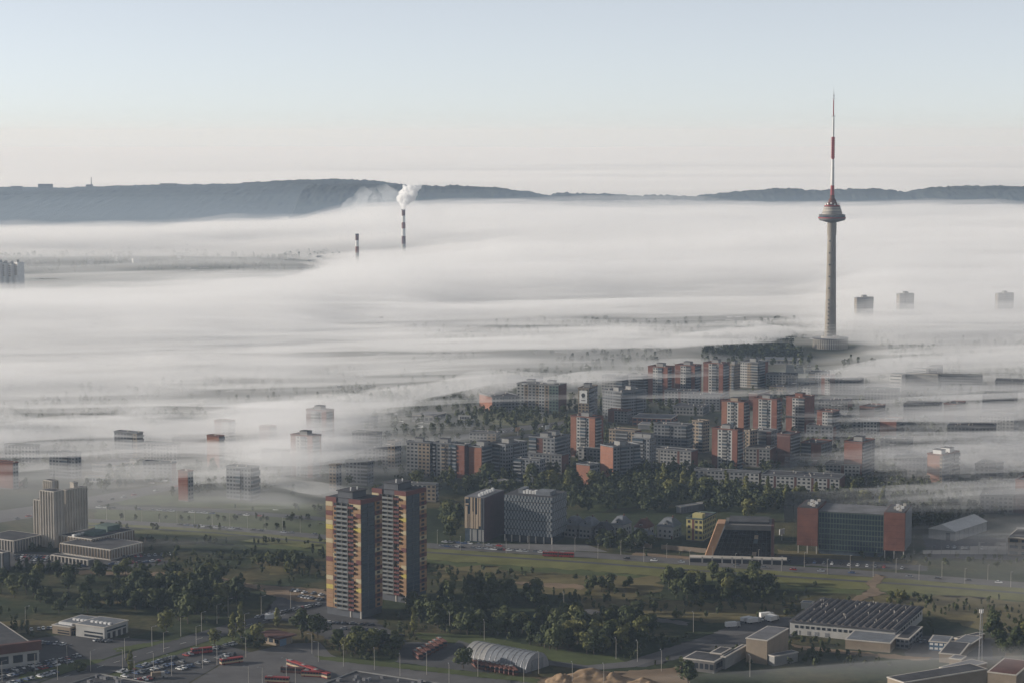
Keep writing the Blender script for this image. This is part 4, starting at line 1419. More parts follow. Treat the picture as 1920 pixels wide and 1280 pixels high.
# ================================================================== FOREGROUND INDUSTRY
def warehouse():
    b = 66
    base = at(1678, 1207, 0)
    root = empty('warehouse', (base.x, base.y, 0), R(b))
    tag(root, 'white walled warehouse with broad dark ribbed roof', 'warehouse')
    h = z_at(base.x, base.y, 1184)
    dr, dl = axes(b)
    P = Vector((base.x, base.y, h))
    W, L = solve_len(P, dr, h, 1742), solve_len(P, dl, h, 1481)
    W = min(W, 62)
    foot(P, dr, dl, W, L)
    MB().box(0, W, 0, L, 0, h).build('wall', M['panel_w'], root)
    rf = MB().box(-.6, W + .6, -.6, L + .6, h, h + .8).build('roof', M['roof'], root)
    M['roof2'] = mat('patched_roof', (0.15, 0.135, 0.125), .95, .4, .3)
    for k in range(15):
        y = L * (k + .5) / 15
        MB().hull([(1, y - 1.1, h + .8), (W - 1, y - 1.1, h + .8), (W - 1, y + 1.1, h + .8), (1, y + 1.1, h + .8)], [(1, y - .15, h + 1.6), (W - 1, y - .15, h + 1.6), (W - 1, y + .15, h + 1.6), (1, y + .15, h + 1.6)]).build('skylight_ridge', M['roof2'], rf)
    r = random.Random(3)
    for k in range(34):
        x, y = r.uniform(2, W - 2), r.uniform(2, L - 2)
        MB().lathe([(.2, h + .8), (.2, h + 1.8), (.35, h + 1.9), (.35, h + 2.1)], 8, x, y).build('roof_vent', M['concrete'], rf)
    for k in range(18):
        if k in (3, 5):
            continue
        y = L * (.035 + .052 * k)
        MB().box(-.15, .1, y, y + L * .032, h * .58, h * .80).build('window', M['glass'], root)
    for k in range(11):
        x = W * (.05 + .085 * k)
        MB().box(x, x + W * .05, -.15, .1, h * .58, h * .80).build('window', M['glass'], root)
    for (f0, f1) in ((.62, .66), (.72, .76), (.80, .83), (.9, .91), (.93, .94)):
        MB().box(-.12, .1, L * f0, L * f1, .3, h * .38).build('gate', M['panel_g'], root)
    return root


warehouse()
simple('shed', 'low cream shed with blue grey roof in front of the warehouse', 'shed', 68, 1669, 1223, 1206, 1585, 1690, 'tan', 'metal_roof')
simple('shed', 'flat roofed annex at the warehouse corner', 'shed', 66, 1704, 1216, 1198, 1680, 1738, 'panel_g', 'roof', (3, 4, 2, 'glass'))
simple('container_office', 'blue container office beside the warehouse', 'container', 70, 1778, 1221, 1205, 1742, 1786, 'blue' if 'blue' in M else M.setdefault('blue', mat('blue_paint', (0.06, 0.12, 0.19), .6, .1, .3)) and 'blue', 'metal_roof', (4, 1, 2, 'white'))
simple('shed', 'grey shed with pale ribbed roof right of the blue container', 'shed', 60, 1816, 1224, 1211, 1784, 1842, 'tan', 'metal_roof')
simple('shed', 'dark roofed garage row behind the grey shed', 'shed', 40, 1803, 1209, 1199, 1790, 1846, 'tan', 'roof')
simple('shed', 'tan low wall building below the blue container', 'shed', 68, 1800, 1244, 1228, 1761, 1818, 'tan', 'roof')
simple('shed', 'tan hall cut by the right edge above the boulevard', 'hall', 66, 1934, 1044, 1010, 1890, 1960, 'tan', 'roof', (2, 1, 3, 'glass'))
simple('yard_building', 'grey flat building with tall windows at the bottom right', 'building', 62, 1339, 1262, 1241, 1282, 1362, 'concrete_d', 'roof', (6, 1, 1, 'glass'))
simple('yard_building', 'small roof storey on the grey flat building', 'building', 62, 1352, 1250, 1226, 1332, 1371, 'tan', 'roof')
simple('yard_building', 'white walled middle part of the grey flat building', 'building', 62, 1360, 1254, 1232, 1352, 1400, 'panel', 'roof')
simple('yard_hall', 'tall yellow topped hall left of the warehouse yard', 'hall', 62, 1438, 1245, 1201, 1399, 1486, 'tan', 'roof_l')
simple('yard_hall', 'low pale wall building right of the yellow topped hall', 'hall', 36, 1452, 1248, 1231, 1440, 1496, 'panel', 'roof_l')
simple('yard_building', 'long pale roof at the bottom right corner', 'building', 30, 1694, 1330, 1280, 1664, 1850, 'tan', 'roof')
simple('yard_building', 'cream roof block behind the bottom right roof', 'building', 40, 1790, 1280, 1258, 1762, 1850, 'tan', 'roof_l')
simple('yard_building', 'small cream tower house at the bottom right', 'building', 60, 1802, 1258, 1237, 1780, 1812, 'tan', 'roof_l')
simple('yard_building', 'brick and cream building cut by the bottom right corner', 'building', 62, 1905, 1290, 1266, 1852, 1960, 'tan', 'brick_d')
simple('kiosk_container', 'small white cabin behind the warehouse', 'container', 70, 1522, 1142, 1131, 1502, 1526, 'panel_w', 'metal_roof')


def hangar():
    b = 20
    p0, p1 = at(868, 1238, 0), at(985, 1261, 0)
    ang = math.atan2(p1.y - p0.y, p1.x - p0.x)
    root = empty('arched_hangar', (p0.x, p0.y, 0), ang)
    tag(root, 'grey half round hangar with a red bus row in front', 'hangar')
    Ln = (p1 - p0).length
    r, n = 9.5, 14
    for k in range(12):
        x0, x1 = Ln * k / 12, Ln * (k + 1) / 12
        mb = MB()
        ring = lambda x, rr: [(x, r + rr * math.cos(math.pi * i / n), .9 * rr * math.sin(math.pi * i / n)) for i in range(n + 1)]
        mb.hull(ring(x0 + .06, r), ring(x1 - .06, r))
        mb.build('roof_bay', M['metal_roof'] if k > 3 else M['panel'], root)
        MB().hull(ring(x1 - .14, r + .18), ring(x1 + .14, r + .18)).build('roof_rib', M['steel'], root)
    MB().box(Ln + .15, Ln + .35, r * .5, r * 1.5, 0, 5.5).build('gate', M['panel_g'], root)


hangar()


def dealership():
    b = 62
    base = at(198, 1199, 0)
    root = empty('car_dealership', (base.x, base.y, 0), R(b))
    tag(root, 'white flat car dealership with glazed corner at the lower left', 'building')
    for (cx, by, ty, lx, rx, m) in ((196, 1199, 1177, 142, 240, 'panel_w'), (160, 1190, 1172, 112, 200, 'panel_w'), (132, 1191, 1176, 98, 150, 'tan')):
        o, W, L, h = slab(root, 'wing', b, cx, by, ty, lx, rx, M[m], 0, 'metal_roof')
        MB().box(-.12, .1, L * .06, L * .7, h * .45, h * .58).build('window_band', M['glass'], o)
        MB().box(-.12, .1, L * .06, L * .7, h * .12, h * .3).build('window_band', M['glass'], o)
        MB().box(W * .1, W * .9, -.12, .1, h * .62, h * .76).build('window_band', M['glass'], o)
        for k in range(4):
            MB().box(W * (.12 + .22 * k), W * (.24 + .22 * k), -.12, .1, 0, h * .5).build('gate', M['dark'], o)
        for k in range(5):
            MB().box(W * .3, W * .3 + 1.5, L * .15 * k + 1, L * .15 * k + 2.6, h + .5, h + 1.5).build('air_unit', M['white'], o)


dealership()
wr, o, W, L, h = simple('showroom_hall', 'white hall with long brown roof edge at the left bottom', 'building', 30, -60, 1262, 1232, -160, 73, 'panel_w', 'roof', (0, 5, 1, 'glass'))
MB().box(-1, W + 1, -1.4, 1.4, h - .2, h + 4.4).build('roof_edge', M['brick_d'], o)
for k in range(10):
    MB().box(W * .08 * k, W * .08 * k + 1.5, 6 + (k * 7) % 9, 7.6 + (k * 7) % 9, h + .5, h + 1.8).build('air_unit', M['white'], o)

sr, o, W, L, h = simple('station_house', 'small bus station house with brown sloped roof and blue end wall', 'building', 50, 524, 1211, 1196, 492, 546, 'tan', 'brick_d', (3, 0, 1, 'glass'))
MB().box(-2, W + 2, -2, L + 3, h, h + .8).build('canopy', M['brick_d'], o)
MB().box(.2, W * .55, -.3, -.02, 0, h).build('end_wall', mat('blue_end', (0.14, 0.21, 0.30), .7, .1, .3), o)
for k in range(4):
    MB().box(W + 1.4, W + 1.7, L * k / 4 + 1, L * k / 4 + 1.3, 0, h).build('canopy_post', M['concrete'], o)


def far_corner(name, label, b, fx, fy, h, W, L, wm, rm, ridge=0.0):
    """A flat hall of which the photo shows the far roof corner (fx, fy); it reaches towards the viewer."""
    F = at(fx, fy, h)
    dr, dl = axes(b)
    P = F - dr * W - dl * L
    root = empty(name, (P.x, P.y, 0), R(b))
    tag(root, label, 'hall')
    foot(P, dr, dl, W, L)
    wl = MB().box(0, W, 0, L, 0, h - .4).build('wall', M[wm], root)
    rf = MB().box(-.4, W + .4, -.4, L + .4, h - .38, h).build('roof', M[rm], root)
    for (a, b_, c, d) in ((-.4, W + .4, L, L + .4), (W, W + .4, -.4, L), (-.4, 0, -.4, L), (0, W, -.4, 0)):
        MB().box(a, b_, c, d, h, h + .5).build('parapet', M['panel'], rf)
    r = random.Random(int(fx))
    for k in range(14):
        x, y = r.uniform(W * .35, W - 2), r.uniform(L * .3, L - 2)
        MB().box(x, x + r.uniform(1, 2.4), y, y + r.uniform(1, 2), h, h + r.uniform(.8, 1.8)).build('roof_vent', M['roof_l'], rf)
    if ridge:
        MB().hull([(0, 0, h), (W, 0, h), (W, L, h), (0, L, h)], [(0, L * .55, h + ridge), (W, L * .55, h + ridge), (W, L * .58, h + ridge), (0, L * .58, h + ridge)]).build('ridge', M[rm], rf)


far_corner('depot_hall', 'dark roof of the bus depot hall at the bottom edge', 60, 668, 1258, 8, 40, 62, 'panel_g', 'roof')
far_corner('workshop', 'flat roofed workshop with pale edge at the bottom left', 58, 188, 1264, 6, 30, 45, 'panel', 'roof')

# lattice mast at the right
mp = at(1838, 1254, 0)
ms = empty('lattice_mast', mp)
tag(ms, 'slender lattice mast with antennas at the right', 'mast')
hm = z_at(mp.x, mp.y, 1140)
for sxx in (-1, 1):
    for syy in (-1, 1):
        MB().tube((sxx * .9, syy * .9, 0), (sxx * .35, syy * .35, hm), .09, 5).build('mast_leg', M['steel'], ms)
br = MB()
for k in range(16):
    z, z_ = hm * k / 16, hm * (k + 1) / 16
    q = .9 - .55 * k / 16
    br.tube((-q, -q, z), (q, -q, z_), .05, 4).tube((q, -q, z), (q, q, z_), .05, 4).tube((-q, q, z), (-q, -q, z_), .05, 4)
o = br.build('bracing', M['steel'], ms)
o['kind'] = 'stuff'
for k in range(4):
    MB().lathe([(.25, 0), (.25, 1.8)], 8, math.cos(k * 1.57) * .9, math.sin(k * 1.57) * .9).build('antenna', M['dish'], ms).location.z = hm - 2.2

# sand heaps
def heap(label, cx, cyy, rx, ry, hh, seed):
    p = at(cx, cyy, 0)
    n = 36
    u, v = np.meshgrid(np.linspace(-1, 1, n), np.linspace(-1, 1, n))
    d = np.sqrt(u * u + v * v)
    z = np.clip(1 - d, 0, 1) ** .8 * hh * (1 + .45 * fbm(u * 3, v * 3, seed, 4)) - .1
    o = grid_object('sand_heap', u * rx, v * ry, z, M['sand'], smooth=False)
    o.location = p
    tag(o, label, 'heap')


heap('long tan sand heap at the bottom middle', 1112, 1276, 19, 10, 6.5, 3)
heap('small tan sand heap left of the long one', 1052, 1277, 8, 8, 4.6, 5)
heap('low tan sand heap right of the long one', 1150, 1279, 14, 9, 4.5, 8)
heap('sand heap at the bottom edge right of the others', 1205, 1286, 12, 8, 4.0, 9)

# ================================================================== GROUND SHEETS (roads, lawns, yards)
PAVED = []
_n = [0]
LAWNS = []


def sheet(name, pts, m, lvl=1, ragged=0.0, seed=0):
    """A flat sheet on the ground outlined by photo points; lvl sets its place in the stack."""
    P = [at(p[0], p[1], 0) for p in pts]
    if ragged:
        Q = []
        r = random.Random(seed or len(pts) * 13 + int(pts[0][0]))
        for i in range(len(P)):
            a, b = P[i], P[(i + 1) % len(P)]
            n = max(2, int((b - a).length / (ragged * 3)))
            for k in range(n):
                q = a.lerp(b, k / n)
                Q.append(q + Vector((r.gauss(0, ragged), r.gauss(0, ragged), 0)))
        P = Q
    area = sum(P[i].x * P[(i + 1) % len(P)].y - P[(i + 1) % len(P)].x * P[i].y for i in range(len(P)))
    if area < 0:
        P = P[::-1]
    _n[0] += 1
    z = 0.03 + 0.06 * (lvl - 1) + 0.0008 * _n[0]
    if 'lawn' not in name and 'meadow' not in name:
        PAVED.append(np.array([(p.x, p.y) for p in P]))
    if name == 'lawn':
        LAWNS.append(np.array([(p.x, p.y) for p in P]))
    me = bpy.data.meshes.new(name)
    import bmesh
    bm = bmesh.new()
    vs = [bm.verts.new((p.x, p.y, z)) for p in P]
    f = bm.faces.new(vs)
    bmesh.ops.triangulate(bm, faces=[f])
    bm.to_mesh(me)
    bm.free()
    me.materials.append(M[m])
    o = link(bpy.data.objects.new(name, me))
    return tag(o, kind='structure')


def band(name, up, dn, m, lvl=1, ragged=0):
    return sheet(name, list(up) + list(dn)[::-1], m, lvl, ragged)


# the boulevard: grass strips and two carriageways running from left to right
up = [(150, 972), (400, 985), (610, 1003), (800, 1019), (1100, 1036), (1300, 1050), (1480, 1062), (1700, 1076), (1920, 1093), (2150, 1108)]
off_ = lambda d: [(x, y + d * (0.55 + 0.45 * min(1, x / 1200))) for x, y in up]
band('road', off_(-2), off_(9), 'asphalt_l', 2)
band('lawn', off_(9), off_(34), 'lawn_b', 1, 1.2)
band('road', off_(17), off_(20), 'asphalt', 3)
band('lawn', off_(34), off_(44), 'lawn', 1, 1.5)
band('lawn', [(180, 950), (400, 958), (610, 975)], [(180, 972), (400, 984), (610, 1003)], 'lawn', 1, 2)
band('lawn', [(230, 926), (420, 930), (600, 945)], [(215, 945), (400, 950), (600, 968)], 'lawn', 1, 2)
band('road', [(150, 947), (400, 953), (610, 969)], [(150, 953), (400, 959), (610, 976)], 'asphalt', 2)
# main road at the left running back into the fog
band('road', [(-40, 962), (90, 944), (200, 925), (300, 908), (430, 893)], [(-40, 985), (110, 962), (220, 940), (320, 918), (440, 900)], 'asphalt_l', 2)
# road with traffic in the middle distance
band('road', [(800, 826), (880, 812), (960, 800), (1080, 786)], [(800, 834), (890, 820), (970, 808), (1080, 794)], 'asphalt_l', 2)
band('road', [(820, 838), (900, 826), (980, 814), (1075, 802)], [(820, 845), (910, 832), (985, 820), (1075, 808)], 'asphalt_l', 2)
sheet('lawn', [(885, 774), (990, 771), (1090, 774), (1096, 786), (1010, 793), (940, 797), (900, 788)], 'lawn_b', 1, 1.5)
sheet('lawn', [(1076, 918), (1140, 906), (1215, 922), (1192, 948), (1120, 960), (1080, 944)], 'lawn', 1, 2)
sheet('lawn', [(1400, 770), (1330, 762), (1240, 758), (1250, 768), (1340, 776)], 'lawn', 1, 2)
# dry meadows and bare ground
sheet('meadow', [(960, 1075), (1150, 1078), (1240, 1080), (1240, 1105), (1180, 1120), (1020, 1112), (960, 1098)], 'meadow', 1, 2)
sheet('meadow', [(1100, 1118), (1250, 1125), (1430, 1130), (1500, 1142), (1470, 1160), (1330, 1166), (1200, 1150), (1090, 1140)], 'meadow', 1, 2)
sheet('meadow', [(1640, 1114), (1800, 1118), (1950, 1130), (1960, 1195), (1840, 1180), (1740, 1150), (1600, 1140)], 'meadow', 1, 2)
sheet('meadow', [(1460, 1030), (1620, 1040), (1720, 1052), (1710, 1066), (1560, 1054), (1450, 1044)], 'meadow', 1, 2)
sheet('dirt_lot', [(470, 1094), (610, 1104), (610, 1124), (560, 1128), (500, 1112)], 'dirt', 2, .8)
sheet('meadow', [(-40, 1164), (60, 1160), (110, 1168), (60, 1186), (-40, 1186)], 'meadow', 1, 2)
sheet('meadow', [(160, 1120), (240, 1118), (245, 1130), (170, 1134)], 'meadow', 1, 2)
sheet('meadow', [(480, 1050), (600, 1060), (605, 1078), (500, 1075)], 'meadow', 1, 2)
sheet('meadow', [(810, 1060), (940, 1062), (930, 1085), (820, 1090)], 'meadow', 1, 2)
sheet('dirt_track', [(1645, 1076), (1662, 1080), (1640, 1100), (1660, 1112), (1630, 1118), (1590, 1138), (1560, 1142), (1600, 1120), (1632, 1104), (1625, 1092)], 'dirt', 3, .8)
sheet('dirt_track', [(1190, 1034), (1330, 1046), (1330, 1050), (1185, 1040)], 'dirt', 2, .8)
sheet('dirt_track', [(320, 1070), (420, 1082), (470, 1094), (610, 1108), (610, 1118), (520, 1112), (450, 1098), (330, 1078)], 'dirt', 2, 1)
sheet('dirt_track', [(1070, 1138), (1180, 1150), (1290, 1166), (1290, 1172), (1180, 1158), (1060, 1146)], 'asphalt_l', 2, .8)
sheet('dirt_track', [(960, 1090), (1080, 1094), (1100, 1100), (1090, 1104), (990, 1098)], 'dirt', 2, .8)
sheet('dirt_track', [(1480, 1206), (1560, 1216), (1660, 1226), (1750, 1232), (1740, 1238), (1620, 1230), (1500, 1216)], 'dirt', 2, .8)
sheet('dirt_track', [(100, 1066), (250, 1072), (320, 1072), (300, 1080), (150, 1076)], 'dirt', 2, 1)
# roads and yards in the foreground
sheet('road', [(60, 1285), (190, 1238), (330, 1197), (450, 1163), (620, 1124), (620, 1140), (480, 1172), (370, 1207), (260, 1240), (140, 1290)], 'asphalt', 2)
sheet('lawn', [(140, 1293), (260, 1242), (370, 1209), (480, 1174), (500, 1182), (430, 1204), (340, 1224), (250, 1258), (200, 1293)], 'lawn', 1, .6)
sheet('lawn', [(20, 1285), (120, 1262), (200, 1236), (150, 1236), (40, 1262)], 'lawn', 3, .6)
sheet('lawn', [(210, 1216), (260, 1207), (340, 1196), (280, 1212), (220, 1222)], 'lawn', 3, .5)
sheet('parking_lot', [(-60, 1290), (-60, 1210), (70, 1196), (110, 1190), (250, 1196), (300, 1200), (200, 1232), (60, 1282)], 'asphalt', 1)
sheet('parking_lot', [(190, 1293), (250, 1256), (345, 1222), (420, 1208), (470, 1222), (420, 1240), (330, 1293)], 'asphalt', 1)
sheet('bus_yard', [(335, 1293), (420, 1242), (470, 1222), (540, 1206), (600, 1204), (620, 1226), (660, 1244), (640, 1293)], 'asphalt_l', 2)
sheet('road', [(600, 1232), (700, 1246), (860, 1264), (1010, 1280), (1010, 1295), (840, 1285), (640, 1262)], 'asphalt_l', 1)
sheet('lawn', [(590, 1228), (700, 1238), (860, 1256), (1010, 1272), (1010, 1281), (860, 1265), (700, 1247), (600, 1236)], 'lawn', 3, .5)
sheet('lawn', [(780, 1186), (900, 1190), (1010, 1212), (1160, 1232), (1170, 1240), (1110, 1248), (950, 1226), (860, 1206), (780, 1196)], 'lawn', 2, .8)
sheet('road', [(860, 1200), (950, 1227), (1100, 1247), (1175, 1240), (1330, 1190), (1345, 1198), (1190, 1250), (1110, 1256), (950, 1237), (850, 1208)], 'asphalt_l', 3)
sheet('yard', [(1160, 1246), (1320, 1192), (1400, 1176), (1500, 1166), (1480, 1200), (1400, 1206), (1280, 1232), (1210, 1250)], 'asphalt', 2, .8)
sheet('yard', [(1330, 1190), (1380, 1165), (1480, 1155), (1490, 1170), (1400, 1190)], 'asphalt_l', 3, .8)
sheet('yard', [(1700, 1190), (1860, 1196), (1860, 1236), (1700, 1236)], 'asphalt', 1, .8)
sheet('yard', [(760, 1202), (850, 1206), (960, 1240), (1000, 1262), (860, 1256), (740, 1240)], 'asphalt', 1, .8)
sheet('yard', [(1000, 1270), (1280, 1250), (1300, 1295), (1000, 1295)], 'dirt', 1, .8)
sheet('yard', [(1730, 1000), (1920, 1010), (1920, 1050), (1740, 1045)], 'asphalt', 1, .8)
sheet('yard', [(860, 1018), (1100, 1020), (1140, 1034), (820, 1022)], 'pave', 1)
sheet('yard', [(-40, 1030), (110, 1036), (300, 1040), (320, 1056), (200, 1068), (-40, 1060)], 'asphalt', 1, 1)
sheet('yard', [(520, 1110), (620, 1112), (700, 1160), (760, 1200), (620, 1198), (500, 1150)], 'asphalt', 1, 1)
sheet('yard', [(1462, 1040), (1740, 1060), (1740, 1070), (1440, 1056)], 'asphalt', 1, .6)

# lane markings on the near road
for k in range(16):
    a, b = at(120 + 31 * k, 1268 - 8.7 * k, 0), at(120 + 31 * k + 12, 1268 - 8.7 * k - 3.3, 0)
    d = (b - a).normalized()
    n_ = Vector((-d.y, d.x, 0)) * .15
    mk = MB().poly([a - n_ + Vector((0, 0, .2)), b - n_ + Vector((0, 0, .2)), b + n_ + Vector((0, 0, .2)), a + n_ + Vector((0, 0, .2))]).build('lane_marking', M['mark'])
    tag(mk, kind='structure')

# ================================================================== TREES
def leaf_material(name, c1, c2):
    m = bpy.data.materials.new(name)
    m.use_nodes = True
    n = m.node_tree
    b = n.nodes['Principled BSDF']
    b.inputs['Roughness'].default_value = 0.75
    b.inputs['Specular IOR Level'].default_value = 0.15
    oi = n.nodes.new('ShaderNodeObjectInfo')
    tc = n.nodes.new('ShaderNodeTexCoord')
    nz = n.nodes.new('ShaderNodeTexNoise')
    nz.inputs['Scale'].default_value = 0.35
    nz.inputs['Detail'].default_value = 3
    n.links.new(tc.outputs['Object'], nz.inputs['Vector'])
    ad = n.nodes.new('ShaderNodeMath')
    ad.operation = 'MULTIPLY_ADD'
    ad.inputs[1].default_value = 0.75
    n.links.new(oi.outputs['Random'], ad.inputs[0])
    sb = n.nodes.new('ShaderNodeMath')
    sb.operation = 'SUBTRACT'
    sb.inputs[1].default_value = 0.35
    n.links.new(nz.outputs['Fac'], sb.inputs[0])
    n.links.new(sb.outputs[0], ad.inputs[2])
    rp = n.nodes.new('ShaderNodeValToRGB')
    rp.color_ramp.elements[0].color = (*c1, 1)
    rp.color_ramp.elements[1].color = (*c2, 1)
    n.links.new(ad.outputs[0], rp.inputs['Fac'])
    n.links.new(rp.outputs[0], b.inputs['Base Color'])
    return m


M_LEAF = leaf_material('leaves_dark', (0.030, 0.042, 0.017), (0.076, 0.086, 0.030))
M_BIRCH = leaf_material('leaves_light', (0.078, 0.088, 0.028), (0.15, 0.145, 0.046))
M_WOOD = leaf_material('woodland_leaves', (0.030, 0.042, 0.019), (0.075, 0.084, 0.033))
M_BARK = mat('bark', (0.085, 0.068, 0.052), .95, .3, .8)


def crown_arrays(r, h, w, z0, n, leaf, shape='round'):
    """Leaf-sized quads on the shells of several uneven lobes: (verts, quads)."""
    lobes = []
    if shape == 'round':
        for k in range(9):
            a = r.uniform(0, 6.28)
            rr = r.uniform(.0, .62) * w
            zz = z0 + h * r.uniform(.22, .80)
            lobes.append((rr * math.cos(a), rr * math.sin(a), zz, w * r.uniform(.36, .56) * (1.15 - .4 * abs(zz - z0 - h * .45) / h), h * r.uniform(.17, .27)))
        lobes.append((0, 0, z0 + h * .8, w * .42, h * .2))
    elif shape == 'tall':
        for k in range(9):
            t = (k + .5) / 9
            ww = w * (1.05 - abs(t - .35) * 1.25)
            lobes.append((r.uniform(-.2, .2) * w, r.uniform(-.2, .2) * w, z0 + h * t, ww * r.uniform(.6, .95), h * .11))
    else:
        for k in range(6):
            a = r.uniform(0, 6.28)
            rr = r.uniform(.1, .7) * w
            lobes.append((rr * math.cos(a), rr * math.sin(a), z0 + h * r.uniform(.3, .6), w * r.uniform(.35, .55), h * r.uniform(.3, .42)))
    V = np.zeros((n * 4, 3))
    for i in range(n):
        x, y, z, lw, lh = lobes[r.randrange(len(lobes))]
        d = Vector((r.gauss(0, 1), r.gauss(0, 1), r.gauss(.25, 1))).normalized()
        k = r.uniform(.72, 1.08)
        c = Vector((x + d.x * lw * k, y + d.y * lw * k, max(.2, z + d.z * lh * k)))
        nn = (d + Vector((r.gauss(0, .28), r.gauss(0, .28), r.gauss(.1, .28)))).normalized()
        u = nn.orthogonal().normalized()
        v = nn.cross(u)
        a = r.uniform(0, 6.28)
        u, v = u * math.cos(a) + v * math.sin(a), v * math.cos(a) - u * math.sin(a)
        s = leaf * r.uniform(.6, 1.25)
        u, v = u * s, v * s * .7
        V[i * 4:i * 4 + 4] = [c - u - v * .4, c + u * .3 - v, c + u + v * .4, c - u * .3 + v]
    F = np.arange(n * 4).reshape(n, 4)
    return V, F


TREES = []
_r = random.Random(12)
SPEC = [('round', 9.5, 4.3, 1.6, 620, .62, 0), ('round', 11.5, 4.6, 2.0, 700, .66, 0), ('round', 8.0, 4.4, 1.2, 560, .6, 0), ('round', 10.5, 3.8, 1.8, 600, .6, 0), ('round', 9.0, 5.0, 1.4, 640, .64, 0),
        ('tall', 13.0, 2.3, 1.6, 460, .55, 1), ('tall', 11.5, 2.8, 1.4, 460, .55, 1), ('round', 10.0, 3.9, 1.8, 560, .58, 1),
        ('bush', 3.6, 2.8, 0.0, 240, .5, 0), ('bush', 2.8, 3.2, 0.0, 240, .5, 0), ('bush', 4.2, 2.4, 0.0, 240, .5, 1)]
for (shp, h, wd, z0, n, lf, bi) in SPEC:
    V, F = crown_arrays(_r, h - z0, wd, z0, n, lf, shp)
    cme = np_mesh('crown', V, F, M_BIRCH if bi else M_LEAF)
    tr = MB()
    th = z0 + (h - z0) * .62
    tr.tube((0, 0, -.2), (.1, .05, th * .5), .2 + h * .008, 7, 0, .15)
    tr.tube((.1, .05, th * .5), (0, .1, th), .15, 6, 0, .06)
    for k in range(4):
        a = k * 1.7
        tr.tube((.08, .05, th * (.4 + .1 * k)), (math.cos(a) * wd * .5, math.sin(a) * wd * .5, th * (.65 + .1 * k)), .09, 5, 0, .03)
    tme = tr.mesh('trunk', M_BARK)
    TREES.append((cme, tme, h))


def on_lawn(x, y):
    return any(a <= x <= b and c <= y <= d and in_poly(x, y, P) for (a, b, c, d, P) in LAWN_BOX)


def in_foot(x, y, pad=2.0):
    for (fx, fy, cx, sx_, W, L) in FOOT:
        dx, dy = x - fx, y - fy
        a, b = dx * cx + dy * sx_, -dx * sx_ + dy * cx
        if -pad < a < W + pad and -pad < b < L + pad:
            return True
    return False


def in_poly(x, y, P):
    c = False
    j = len(P) - 1
    for i in range(len(P)):
        if (P[i][1] > y) != (P[j][1] > y) and x < (P[j][0] - P[i][0]) * (y - P[i][1]) / (P[j][1] - P[i][1] + 1e-9) + P[i][0]:
            c = not c
        j = i
    return c


LAWN_BOX = [(P[:, 0].min(), P[:, 0].max(), P[:, 1].min(), P[:, 1].max(), P) for P in LAWNS]
PAVED_BOX = [(P[:, 0].min(), P[:, 0].max(), P[:, 1].min(), P[:, 1].max(), P) for P in PAVED]


def paved(x, y):
    for (a, b, c, d, P) in PAVED_BOX:
        if a <= x <= b and c <= y <= d and in_poly(x, y, P):
            return True
    return False


TREE_POS = []


def tree(px, py, kind, s, label, group, name='tree', rnd=_r):
    p = at(px, py, 0)
    cme, tme, h = TREES[kind]
    root = empty(name, p, rnd.uniform(0, 6.28))
    s *= 1.22
    root.scale = (s * rnd.uniform(.9, 1.12), s * rnd.uniform(.9, 1.12), s * rnd.uniform(.9, 1.1))
    tag(root, label, 'bush' if name == 'bush' else 'tree', group)
    link(bpy.data.objects.new('crown', cme), root)
    if name != 'bush':
        link(bpy.data.objects.new('trunk', tme), root)
    TREE_POS.append((p.x, p.y))
    return root


KINDW = ['round', 'tall', 'low broad', 'narrow', 'wide', 'slender light', 'slender pale', 'pale green', 'small', 'flat', 'light']


def cluster(cx, cyy, rx, ry, n, label, group, kinds, smin, smax, bushes=0):
    """A thicket of single trees; each label says its look and its place in the thicket."""
    k = t = 0
    got = []
    while k < n and t < n * 25:
        t += 1
        a, q = _r.uniform(0, 6.28), math.sqrt(_r.random())
        x, y = cx + rx * q * math.cos(a), cyy + ry * q * math.sin(a)
        p = at(x, y, 0)
        if in_foot(p.x, p.y) or paved(p.x, p.y):
            continue
        if any((p.x - a_) ** 2 + (p.y - b_) ** 2 < 9 for a_, b_ in TREE_POS):
            continue
        TREE_POS.append((p.x, p.y))
        bush = k >= n - bushes
        got.append((x, y, _r.choice([8, 9, 10]) if bush else _r.choice(kinds), _r.uniform(.8, 1.5) if bush else _r.uniform(smin, smax), bush))
        k += 1
    xs = sorted(g_[0] for g_ in got)
    for (x, y, kd, sc, bush) in got:
        i = xs.index(x)
        what = 'bush' if bush else 'tree'
        dep = 'near' if y > cyy + ry * .3 else ('far' if y < cyy - ry * .3 else 'middle')
        lab = '%s %s, %s %s' % (KINDW[kd], what, nth(i, len(xs)), label)
        tree(x, y, kd, sc, lab, group + (', bushes' if bush else ''), what)


D_ = [0, 1, 2, 3, 4]
MIX = [0, 1, 2, 3, 4, 7]
cluster(150, 1112, 165, 40, 46, 'of the scrub behind the dealership', 'trees in the left scrub', MIX, .6, 1.0, 10)
cluster(350, 1122, 115, 42, 50, 'of the thicket left of the twin towers', 'trees left of the twin towers', MIX, .75, 1.15, 6)
cluster(540, 1062, 60, 14, 12, 'of the slope below the left lawn', 'trees on the slope', D_, .5, .8, 4)
cluster(900, 1152, 130, 42, 56, 'of the thicket right of the twin towers', 'trees right of the twin towers', D_, .75, 1.15, 6)
cluster(1095, 1196, 130, 32, 52, 'of the thicket above the sand', 'trees in the middle thicket', MIX, .75, 1.1, 5)
cluster(1345, 1106, 105, 22, 40, 'of the copse by the dry meadow', 'trees in the copse', MIX, .7, 1.05, 4)
cluster(695, 1212, 62, 22, 16, 'of the grove before the twin towers', 'trees in front of the twin towers', MIX, .7, 1.05, 3)
cluster(1140, 1102, 45, 10, 9, 'of the clump left of the copse', 'trees in the small clump', D_, .5, .8, 2)
cluster(1884, 1208, 60, 26, 14, 'of the sheds at the right edge', 'trees at the right edge', MIX, .7, 1.1, 2)
